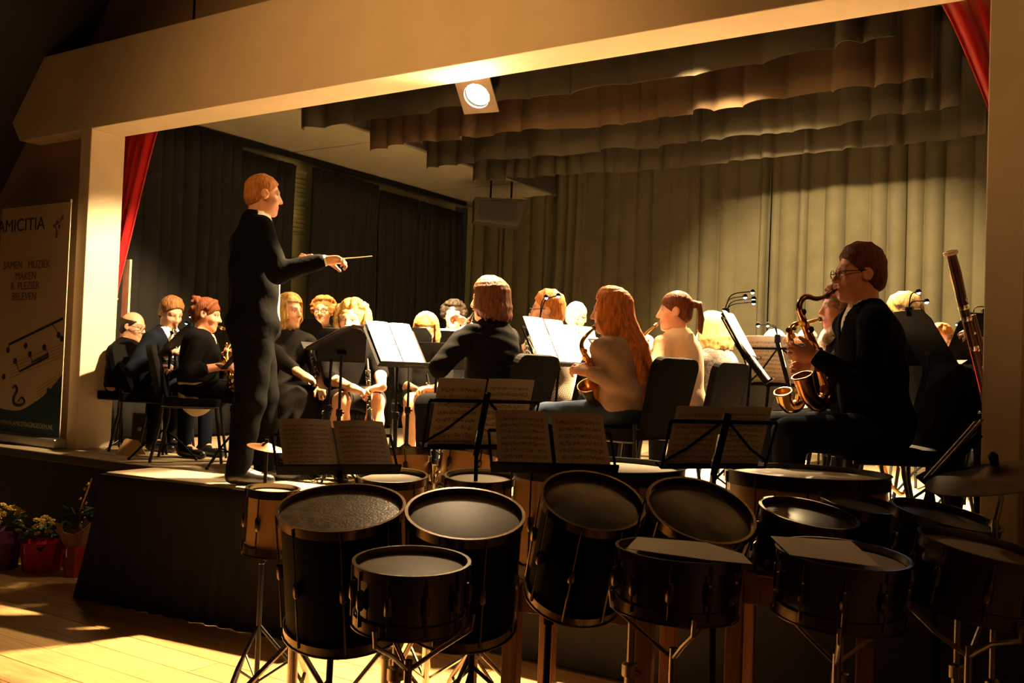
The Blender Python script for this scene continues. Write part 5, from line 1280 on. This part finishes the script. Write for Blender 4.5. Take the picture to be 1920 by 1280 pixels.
# conductor
A = person('conductor in black tailcoat standing on the podium with raised baton', (494, 366), 5.80, -74, -64, 4, floor=PZ, fwd=0.02, stand=True, res=0.007, skin=(0.58, 0.29, 0.17),
           hair=('cropped', H_GING, 0), suit=True, top=C_BLACK, legs=C_BLACK, RW=at(606, 489, 5.62), rd=R_ + UP*0.12, rpn=-UP*0.6+TO*0.3, rhint=-UP*1.0+TO*0.3, LW=at(556, 494, 6.12), curl=60, vdepth=0.42, wide=1.1, seed=4)
bt0, bt1 = at(622, 487, 5.60), at(698, 480, 5.55)
t = empty('baton', bt0, 0, 'pale conducting baton held out to the right', 'baton')
MB().tube([(0, 0, 0), bt1-bt0], [0.0042, 0.002], 8).build('shaft', mat('pale_wood_shaft', (0.80, 0.62, 0.36), 0.4), t, True)
MB().lathe([(0.003, -0.03), (0.010, -0.02), (0.008, 0.0), (0.003, 0.012)], 10, (0, 0, 0), bt1-bt0).build('cork_grip', mat('cork', (0.45, 0.25, 0.11), 0.8), t, True)

# left group
B = person('balding man in glasses and black at the far left', (250, 612), 8.12, -112, -100, 12, skin=(0.55, 0.30, 0.20), hair=('bald', H_DARK, 0), top=C_BLACK2, glasses=True, seed=5, res=0.009, chairlab='black chair of the balding man at the far left')
Cc = person('man in dinner jacket and bow tie at far left', (321, 587), 7.75, -118, -128, 24, hair=('combed', H_LBROWN, 0), suit=True, bow=True, top=C_NAVY, legs=C_NAVY, LW=at(318, 690, 7.45), RW=at(308, 668, 7.40), fwd=0.10, seed=6, chairlab='black chair of the man in a dinner jacket', chairphi=-100)
straight_pipe('clarinet', Cc['mouth'], at(330, 700, 7.20), 'clarinet played by the man in the dinner jacket', 'clarinet', keys=10)
D = person('woman with pinned-up auburn hair in black jacket left of the conductor', (387, 590), 7.20, -78, -84, 10, female=True, hair=('updo', H_AUB, 0), top=C_CREAM, jacket=C_BLACK2, sleeve='34', legs=C_BLACK, RW=at(412, 687, 7.00), LW=at(425, 672, 7.25), rd=R_+UP*0.05, fwd=0.04, seed=7, vdepth=0.16, knees=(0.11, 0.40), chairlab='black chair of the woman with pinned-up hair', skin=(0.60, 0.27, 0.17))
m = D['mouth']
saxophone([m, m+R_*0.045-UP*0.02, m+R_*0.10-UP*0.02, m+R_*0.125-UP*0.10, at(424, 660, 7.05), at(432, 705, 7.00), at(440, 728, 6.97), at(452, 722, 6.95), at(456, 695, 6.93)], 'saxophone held by the woman with pinned-up hair', 0.95)
# clarinets behind the conductor's stands
E = person('blond woman in charcoal beside the conductor, clarinet in her lap', (541, 584), 6.95, -152, -118, 2, female=True, skin=(0.66, 0.36, 0.22), hair=('long', H_BLOND, 0.16, 0.0), top=C_CHAR, sleeve='34', legs=C_CHAR, legkind='long', RW=at(574, 707, 6.60), LW=at(604, 722, 6.55), fwd=0.05, seed=8, curl=55, chairlab='black chair of the blond woman beside the conductor', rpn=-UP+L_*0.2, lpn=-UP-L_*0.2, rd=R_+TO*0.4-UP*0.3, ld=R_*0.3+TO-UP*0.5)
straight_pipe('clarinet', at(581, 652, 6.72), at(613, 772, 6.50), 'clarinet slanting across the lap of the blond woman in charcoal', 'clarinet', fronts=TO)
Fp = person('woman in glasses with swept-up ginger hair in the back row', (606, 584), 8.6, 180, 175, 0, female=True, skin=(0.60, 0.34, 0.22), hair=('curly', H_GING, 0), top=C_BLACK2, glasses=True, seed=9, res=0.009, chairlab='black chair of the ginger woman in the back row')
G = person('woman with curly blond hair and bare knees holding a clarinet upright', (660, 600), 6.76, -160, 172, 6, female=True, wide=1.1, hs=1.05, skin=(0.62, 0.33, 0.20), hair=('curly', H_BLOND, 1), top=C_BLACK2, sleeve='elbow', legs=C_CHAR, legkind='skirt', RW=at(662, 728, 6.36), LW=at(716, 726, 6.36), rd=R_+TO*0.3-UP*0.25, ld=L_+TO*0.3-UP*0.15, rpn=TO*0.2-UP, lpn=TO*0.2-UP, fwd=0.05, knees=(0.105, 0.40), seed=10, curl=62, chairlab='black chair of the curly blond woman')
straight_pipe('clarinet', at(689, 672, 6.43), at(694, 795, 6.27), 'clarinet held upright by the curly blond woman', 'clarinet', fronts=TO)
Hh = person('woman with blond fringe looking down, half hidden by a music stand', (799, 618), 7.35, -168, 180, 22, female=True, skin=(0.64, 0.36, 0.22), hair=('bob', H_BLOND, 0.10, 0.0), top=C_BLACK2, sleeve='elbow', legs=C_CHAR, legkind='skirt', RW=at(790, 738, 6.95), LW=at(815, 728, 6.95), rd=R_+TO*0.3, ld=L_*0.8+TO*0.5, knees=(0.13, 0.40), seed=11, curl=55, chairlab='black chair of the woman with a blond fringe')
straight_pipe('clarinet', at(800, 700, 7.0), at(812, 790, 6.9), 'clarinet in the hands of the woman with a blond fringe', 'clarinet', fronts=TO)
I = person('man with dark curly hair in the back row', (850, 592), 8.6, 178, 180, 4, skin=(0.62, 0.36, 0.24), hair=('curly', H_DARK, 0), suit=True, bow=True, top=C_BLACK, seed=12, res=0.009, chairlab='black chair of the dark-haired man in the back row')
# oboe player seen from behind
J = person('woman in black jumper with brown hair seen from behind, playing a wooden oboe', (918, 562), 5.85, 52, 68, 4, female=True, wide=1.12, hs=1.06, skin=(0.62, 0.33, 0.20), hair=('bob', H_BROWN, 0.13, 0.05), top=C_BLACK2, legs=C_BLACK, LW=at(862, 628, 5.72), RW=at(880, 612, 6.05), ld=AW*0.7+UP*0.5+R_*0.2, rd=L_*0.7+UP*0.5, lhint=-UP+L_*0.6+TO*0.5, fwd=0.05, res=0.0075, seed=13, curl=55, chairlab='black chair of the oboe player in a black jumper')
m = J['mouth']; e_ = at(858, 640, 6.15)
straight_pipe('oboe', m, m+(e_-m).normalized()*0.52, 'brown wooden oboe held up by the woman in the black jumper', 'oboe', body=M_BROWNW, r0=0.014, bell=0.030, fronts=TO)
K = person('woman with short ginger hair in a black and white patterned blouse', (1026, 583), 6.45, 58, 82, 2, female=True, wide=1.1, hs=1.05, skin=(0.62, 0.34, 0.22), hair=('combed', H_GING, 0), top=C_PAT, legs=C_BLACK, glasses=True, seed=14, LW=at(990, 660, 6.3), RW=at(1000, 690, 6.8), chairlab='black chair of the woman in the patterned blouse')
Lp = person('white-haired man in white shirt and bow tie in the back row', (1080, 597), 8.2, 178, 178, 2, skin=(0.60, 0.38, 0.26), hair=('combed', H_WHITE, 0), top=C_WHITE, bow=True, glasses=True, seed=15, res=0.009, chairlab='black chair of the white-haired man in the back row')
# saxophone row
Mm = person('girl with very long copper hair in a dusty pink blouse and jeans', (1146, 583), 5.35, 64, 76, 6, female=True, skin=(0.60, 0.28, 0.19), hair=('long', H_RED, 0.56, 0.16, R_*0.10+TO*0.02), top=C_TAN, legs=C_JEANS, LW=at(1110, 699, 5.14), RW=at(1122, 728, 5.45), ld=L_*0.8+AW*0.3+UP*0.2, lhint=-UP+R_*0.45+TO*0.1, fwd=0.09, res=0.0075, seed=16, knees=(0.13, 0.40), chairlab='black chair under the long-haired girl', chairphi=48)
sx = lambda pts: [at(x, y, t_) for x, y, t_ in pts]
m = Mm['mouth']
saxophone([m]+sx([(1113, 616, 5.22), (1101, 627, 5.2), (1091, 641, 5.2), (1092, 655, 5.2), (1101, 672, 5.22), (1113, 695, 5.24), (1128, 724, 5.28), (1134, 742, 5.28), (1122, 754, 5.26), (1109, 742, 5.22), (1103, 722, 5.18)]), 'alto saxophone played by the long-haired girl', 0.95)
Nn_ = person('woman with auburn ponytail in a cream blouse playing saxophone', (1266, 584), 6.08, 50, 78, 3, female=True, skin=(0.68, 0.38, 0.24), hair=('ponytail', H_AUB, 0), top=cloth('cream_white_blouse', (0.72, 0.55, 0.36), 0.06), legs=C_BLACK, LW=at(1205, 655, 5.93), RW=at(1212, 690, 6.13), fwd=0.07, res=0.0075, seed=17, chairlab='black chair behind the woman with the ponytail')
m = Nn_['mouth']
saxophone([m]+sx([(1226, 612, 5.95), (1212, 624, 5.93), (1200, 638, 5.91), (1199, 655, 5.91), (1206, 680, 5.91), (1215, 708, 5.91), (1226, 742, 5.91), (1230, 757, 5.91), (1220, 765, 5.89), (1212, 752, 5.88), (1208, 732, 5.87)]), 'alto saxophone played by the woman with the ponytail', 0.95)
Oo = person('person with light blond hair in a fuzzy grey cardigan facing away', (1336, 622), 6.45, 40, 62, 8, female=True, skin=(0.64, 0.36, 0.24), hair=('bob', H_BLGR, 0.13, 0.06), top=C_GREY, legs=C_BLACK, seed=18, chairlab='black chair behind the person in the fuzzy grey cardigan')
for px, py, t_, lab in ((1393, 735, 7.15, 'empty black chair right of the one with the grey cardigan'), (1424, 738, 7.65, 'empty black chair farthest along the saxophone row')):
    p = at(px, py, t_); chair(p.x, p.y, camdir(52), ST, lab)
Y_ = person('bald person in white, mostly hidden behind the long-haired girl', (1212, 652), 8.5, 176, 176, 0, skin=(0.60, 0.38, 0.26), hair=('bald', H_WHITE, 0), top=C_WHITE, seed=19, res=0.009, chairlab='black chair of the bald person in white')
Z_ = person('person in white clothes behind the empty chairs and music stands', (1452, 648), 8.1, 150, 150, 4, female=True, skin=(0.68, 0.42, 0.30), hair=('bob', H_WHITE, 0.09, 0.0), top=C_WHITE, legs=C_WHITE, legkind='long', seed=20, res=0.009, chairlab='black chair of the person in white behind the music stands')
Wp = person('white-haired person in white behind the big tenor saxophone', (1514, 646), 8.5, 178, 178, 4, skin=(0.60, 0.36, 0.25), hair=('combed', H_WHITE, 0), top=C_WHITE, seed=21, res=0.009, chairlab='black chair of the white-haired person in white')
# foreground tenor saxophonist
Q = person('man in dark jacket and glasses playing tenor saxophone in the foreground', (1611, 514), 4.45, 88, 90, 3, skin=(0.62, 0.25, 0.14), hair=('combed', H_AUB, 0), suit=True, top=C_BLACK, legs=cloth('dark_blue_trousers', (0.012, 0.016, 0.028)), glasses=True, wide=1.08, hs=1.06, RW=at(1528, 686, 4.72), LW=at(1532, 668, 4.36), ld=L_+UP*0.12, rd=L_-UP*0.1, lpn=AW*0.8+UP*0.3, lhint=-UP+TO*0.5+R_*0.3, fwd=0.10, res=0.0065, seed=22, vdepth=0.10, curl=65, knees=(0.13, 0.43), chairlab='black chair of the foreground saxophonist')
m = Q['mouth']
saxophone([m+L_*0.0]+sx([(1549, 556, 4.42), (1530, 560, 4.40), (1512, 556, 4.38), (1501, 565, 4.38), (1499, 581, 4.38), (1508, 606, 4.40), (1519, 634, 4.42), (1532, 668, 4.44), (1546, 705, 4.46), (1552, 738, 4.46), (1536, 758, 4.44), (1517, 742, 4.42), (1504, 704, 4.40)]), 'tenor saxophone of the foreground man, copper brown', 1.08, 0.043, mat('copper_brown_lacquer', (0.52, 0.25, 0.09), 0.22, 1.0))
Rr = person('woman in a white lace scarf playing alto saxophone behind the foreground man', (1577, 578), 5.15, 84, 86, 3, female=True, skin=(0.64, 0.30, 0.22), hair=('curly', H_LBROWN, 0), top=C_BLACK2, scarf=True, legs=C_BLACK, LW=at(1500, 655, 5.05), RW=at(1508, 690, 5.25), fwd=0.06, seed=23, chairlab='black chair of the woman in the lace scarf')
m = Rr['mouth']
saxophone([m]+sx([(1536, 598, 5.05), (1516, 604, 5.03), (1497, 606, 5.0), (1484, 614, 5.0), (1481, 630, 5.0), (1487, 655, 5.0), (1494, 685, 5.0), (1502, 730, 5.02), (1498, 756, 5.02), (1482, 764, 5.0), (1472, 752, 4.98), (1468, 734, 4.96)]), 'alto saxophone of the woman in the lace scarf', 0.98, 0.045)
Sp = person('pale blond person in black behind the shoulder of the foreground man', (1692, 592), 5.6, 40, 55, 5, skin=(0.62, 0.34, 0.22), hair=('combed', H_BLGR, 0), top=C_BLACK, legs=C_BLACK, seed=24, chairlab='black chair right behind the foreground saxophonist')
Tp = person('brightly lit person in white and glasses near the right pillar', (1818, 645), 8.3, 176, 178, 3, skin=(0.60, 0.36, 0.25), hair=('combed', H_LBROWN, 0), top=C_WHITE, legs=C_BLACK, glasses=True, seed=25, res=0.009, chairlab='black chair of the person in white near the right pillar')
Xp = person('person with reddish hair in white behind the black music stand', (1762, 640), 7.2, 180, 180, 8, female=True, skin=(0.66, 0.38, 0.27), hair=('bob', H_GING, 0.10, 0.0), top=C_WHITE, legs=C_BLACK, seed=26, res=0.009, chairlab='black chair of the person behind the black music stand')
Up = person('bassoon player in black, nearly all hidden behind the right pillar', (1905, 600), 5.35, 118, 118, 0, hair=('short', H_DARK, 0), top=C_BLACK, legs=C_BLACK, seed=27, res=0.009, LW=at(1850, 650, 5.05), RW=at(1858, 745, 5.1), chairlab='black chair of the bassoon player')
# bassoon
a, b = at(1781, 470, 5.0), at(1862, 800, 5.06); d = (b-a).normalized(); Lb = (b-a).length
t = empty('bassoon', b, 0, 'dark red bassoon with pale ring rising beside the right pillar', 'bassoon'); o_ = a-b
MB().lathe([(0.020, 0.0), (0.036, 0.004), (0.038, 0.012), (0.034, 0.020), (0.028, 0.024), (0.020, 0.016)], 24, o_, d, cap=False).build('bell_ring', mat('ivory_ring', (0.75, 0.60, 0.40), 0.4), t, True)
MB().lathe([(0.018, 0.02), (0.026, 0.022), (0.030, 0.12), (0.027, 0.22), (0.024, 0.30), (0.024, Lb*0.5), (0.027, Lb)], 20, o_, d).build('long_joint', M_ROSE, t, True)
for h in (0.30, 0.36, Lb*0.55): MB().lathe([(0.027, h-0.012), (0.030, h), (0.027, h+0.012)], 18, o_, d, cap=False).build('ferrule', M_SILVER, t, True)
MB().tube([o_+d*0.34+R_*0.035, o_+d*Lb*0.98+R_*0.04], 0.018, 12).build('wing_joint', M_ROSE, t, True)
MB().tube([o_+d*0.08-R_*0.030+TO*0.01, o_+d*Lb*0.8-R_*0.028+TO*0.01], 0.004, 8).build('key_rod', M_SILVER, t, True)
for k in range(6): MB().ball(o_+d*(0.26+0.09*k)+TO*0.024+R_*0.01, 0.010, 8).build('key', M_SILVER, t, True)
MB().tube(spline([o_+d*0.36+R_*0.036, o_+d*0.30+R_*0.06, o_+d*0.30+R_*0.13, o_+d*0.36+R_*0.17], 5), 0.004, 8).build('crook', M_SILVER, t, True)
# trumpet standing bell up on a peg beside the balding man
p = at(231, 668, 7.85); base = Vector((p.x, p.y, ST)); t = empty('trumpet_on_stand', base, 0, 'brass bell of a trumpet standing upright at the far left', 'trumpet')
hz = p.z-ST
MB().lathe([(0.010, hz-0.30), (0.011, hz-0.16), (0.016, hz-0.08), (0.028, hz-0.03), (0.055, hz), (0.052, hz), (0.02, hz-0.05)], 20, (0, 0, 0), (0.06, 0, 1), cap=False).build('bell', M_BRASS, t, True)
MB().tube([(0, 0, 0.03), (0.01, 0, hz-0.25)], 0.007, 8).build('peg', M_BLACKSTEEL, t, True)
for k in range(3): a_ = 2*PI*k/3+0.4; MB().tube([(0, 0, 0.08), (0.12*math.cos(a_), 0.12*math.sin(a_), 0.01)], 0.007, 8).build('leg', M_CHROME, t, True)

# ================================================================== STANDS ON STAGE
def st_solid(px, py, t_, phi, beta, w, h, label, a0=0.3): fr = desk(at(px, py, t_), phi, beta); solid_stand(fr, w, h, PZ if False else ST, label, None, a0); return fr
# conductor's stand, turned to him, with a score
fr = st_solid(600, 655, 6.22, 78, 62, 0.50, 0.34, 'black desk stand in front of the conductor, seen from its edge', 0.2)
booklet(fr, 0.21, 0.29, 'glaring open score on the stand in front of the conductor', PAPERW, off=0.01, group='scores lit on stage')
fr = st_solid(757, 686, 6.1, -136, 36, 0.40, 0.34, 'desk stand with glaring white pages right of the conductor', 0.9)
booklet(fr, 0.17, 0.33, 'glaring white pages on the stand left of the woman in black', PAPERW, off=0.01, group='scores lit on stage')
fr = st_solid(797, 690, 6.55, 97, 56, 0.46, 0.34, 'tilted stand left of the oboe player seen edge on', 0.6)
booklet(fr, 0.20, 0.30, 'music on the edge-on stand left of the oboe player', PAPERW, off=0.01, group='scores lit on stage')
fr = desk(at(1048, 684, 5.85), -128, 28); wire_stand(fr, ST, 'slim stand with bluish lit pages before the patterned blouse', 0.4, w=0.44, h=0.30)
booklet(fr, 0.20, 0.31, 'bluish lit pages in front of the patterned blouse', PAPERW, off=0.012, group='scores lit on stage')
c_ = fr[0]+fr[2]*0.30; tips = [at(1024, 556, 5.80), at(1047, 553, 5.78)]; clip_light(c_+fr[3]*(-0.015), tips, 'two-armed clip light over the ginger head', fr[0])
led_glow(at(1035, 548, 5.55), fr[0]+fr[2]*0.15, 5)
fr = desk(at(1097, 690, 7.4), 172, 24); wire_stand(fr, ST, 'stand in front of the white-haired man in the back row', 0.2, w=0.44, h=0.30)
fr = desk(at(1092, 690, 7.4), -8, 24)
booklet(desk(at(1094, 680, 7.42), -150, 20), 0.15, 0.30, 'cream pages in front of the white-haired man', PAPERS[:2], group='scores lit on stage')
fr = desk(at(1408, 674, 5.55), -112, 30); wire_stand(fr, ST, 'stand with blue lit pages seen edge on beside the empty chairs', 0.7, w=0.44, h=0.32, m=M_BLACK)
booklet(fr, 0.20, 0.30, 'blue lit pages seen edge on beside the empty chairs', PAPERW, off=0.012, group='scores lit on stage')
c_ = fr[0]+fr[2]*0.31; tips = [at(1397, 555, 5.50), at(1411, 546, 5.55), at(1413, 559, 5.45), at(1413, 566, 5.40)]; clip_light(c_, tips[:2], 'clip light with two arms left of the pair, above the edge-on pages', fr[0]); clip_light(c_+R_*0.02+AW*0.05, tips[2:], 'clip light with two low arms above the edge-on pages', fr[0])
led_glow(at(1440, 548, 5.45), fr[0]+fr[2]*0.15, 5)
fr = desk(at(1480, 722, 5.9), -40, 34); wire_stand(fr, ST, 'stand holding a wide folder of tan pages, seen from behind', 0.3, w=0.50, h=0.32)
booklet(fr, 0.24, 0.34, 'wide tan pages seen from behind left of the saxophones', PAPERS[2:], off=0.012, group='scores lit on stage')
c_ = fr[0]+fr[2]*0.33; clip_light(c_, [at(1421, 608, 5.85), at(1439, 608, 5.83)], 'small clip light on the stand with wide tan pages', fr[0])
fr = desk(at(1440, 716, 5.35), -106, 38); wire_stand(fr, ST, 'low stand of the foreground saxophonist seen edge on', 0.1, w=0.42, h=0.28)
booklet(fr, 0.19, 0.27, 'white pages seen edge on in front of the alto saxophone', PAPERW, off=0.012, group='scores lit on stage')
fr = desk(at(1764, 684, 5.12), -84, 34); solid_stand(fr, 0.36, 0.34, ST, 'dark narrow stand seen edge on at the right of the blond head', None, 0.5)
clip_light(fr[0]+fr[2]*0.33, [at(1722, 546, 5.08), at(1737, 564, 5.08)], 'clip light with two arms right of the pale blond head', fr[0])
fr = desk(at(1800, 700, 5.9), 20, 26); solid_stand(fr, 0.34, 0.40, ST, 'broad black desk stand near the bassoon, seen from behind', None, 0.2)
clip_light(fr[0]+fr[2]*0.40, [at(1795, 606, 5.85)], 'single-arm clip light on the black stand by the bassoon', fr[0])
fr = desk(at(1778, 722, 6.3), -106, 40); wire_stand(fr, ST, 'stand with white pages between the black stands on the right', 0.8, w=0.42, h=0.28)
booklet(fr, 0.19, 0.28, 'white pages seen edge on between the black stands at right', PAPERW, off=0.012, group='scores lit on stage')
# black stands of the clarinets and left group
st_solid(583, 652, 7.9, -25, 34, 0.38, 0.28, 'black desk stand in front of the ginger woman in the back row', 0.5)
st_solid(640, 676, 6.22, 10, 44, 0.30, 0.28, 'black desk stand hiding the chin of the curly blond woman', 0.9)
st_solid(768, 688, 6.9, 4, 22, 0.30, 0.30, 'black desk stand left of the woman with a blond fringe', 0.1)
st_solid(830, 690, 7.0, -12, 50, 0.40, 0.28, 'black desk stand right of the woman with a blond fringe', 0.7)
fr = st_solid(852, 678, 8.0, -6, 34, 0.40, 0.30, 'desk stand in front of the dark-haired man in the back row', 0.7)
booklet(desk(at(848, 678, 7.93), 170, 30), 0.18, 0.30, 'white pages before the dark-haired man in the back row', PAPERW, off=0.02, group='scores lit on stage')
fr = st_solid(300, 672, 7.35, 96, 40, 0.42, 0.34, 'black desk stand in front of the man in a dinner jacket', 0.4)
clip_light(fr[0]+fr[2]*0.33, [at(358, 592, 7.2), at(350, 604, 7.2)], 'blue clip light beside the man in the dinner jacket', fr[0])
st_solid(424, 690, 6.95, 96, 36, 0.40, 0.34, 'black desk stand between the woman with pinned-up hair and the conductor', 0.8)

# folded tan booklet lying on the stage near the left players' feet
p = onz(238, 852, ST); b = MB()
d1 = Vector((math.cos(0.3), math.sin(0.3), 0)); n1 = Vector((-d1.y, d1.x, 0))
o = MB().add([p-d1*0.10, p+d1*0.10, p+d1*0.06+n1*0.05+UP*0.11, p-d1*0.06+n1*0.05+UP*0.12, p+n1*0.10-d1*0.10, p+n1*0.10+d1*0.10], [(0, 1, 2, 3), (3, 2, 5, 4)]).build('folded_booklet', mat('tan_cover', (0.45, 0.27, 0.12), 0.7))
o.modifiers.new('thickness', 'SOLIDIFY').thickness = 0.004
tag(o, 'folded tan booklet standing on the stage floor by the left players', 'booklet')
# copper bell of a brass horn on a floor peg behind the foreground chair
p = at(1652, 872, 5.55); base = Vector((p.x, p.y, ST)); hz = p.z-ST; t = empty('brass_horn', base, 0, 'copper brass horn standing on the floor behind the foreground chair', 'horn')
dd = (UP*0.8 + L_*0.5 + TO*0.25).normalized()
MB().lathe([(0.012, -0.16), (0.016, -0.06), (0.030, 0.04), (0.060, 0.12), (0.095, 0.16), (0.090, 0.16), (0.05, 0.11), (0.02, 0.03)], 24, V(0, 0, hz), dd, cap=False).build('bell', mat('copper_bell', (0.85, 0.36, 0.10), 0.3, 0.9), t, True)
MB().tube(spline([V(0, 0, hz)-dd*0.15, V(0, 0, hz)-dd*0.20+R_*0.04, V(0, 0, hz)-dd*0.12+R_*0.10, V(0, 0, hz+0.06)+R_*0.08, V(0, 0, hz+0.14)-R_*0.06], 6), 0.012, 10).build('tubing', M_BRASS, t, True)
MB().tube([(0, 0, 0.02), V(0, 0, hz)-dd*0.10], 0.009, 8).build('peg', M_BLACKSTEEL, t, True)
for k in range(3): a_ = 2*PI*k/3; MB().tube([(0, 0, 0.10), (0.13*math.cos(a_), 0.13*math.sin(a_), 0.01)], 0.007, 8).build('leg', M_CHROME, t, True)
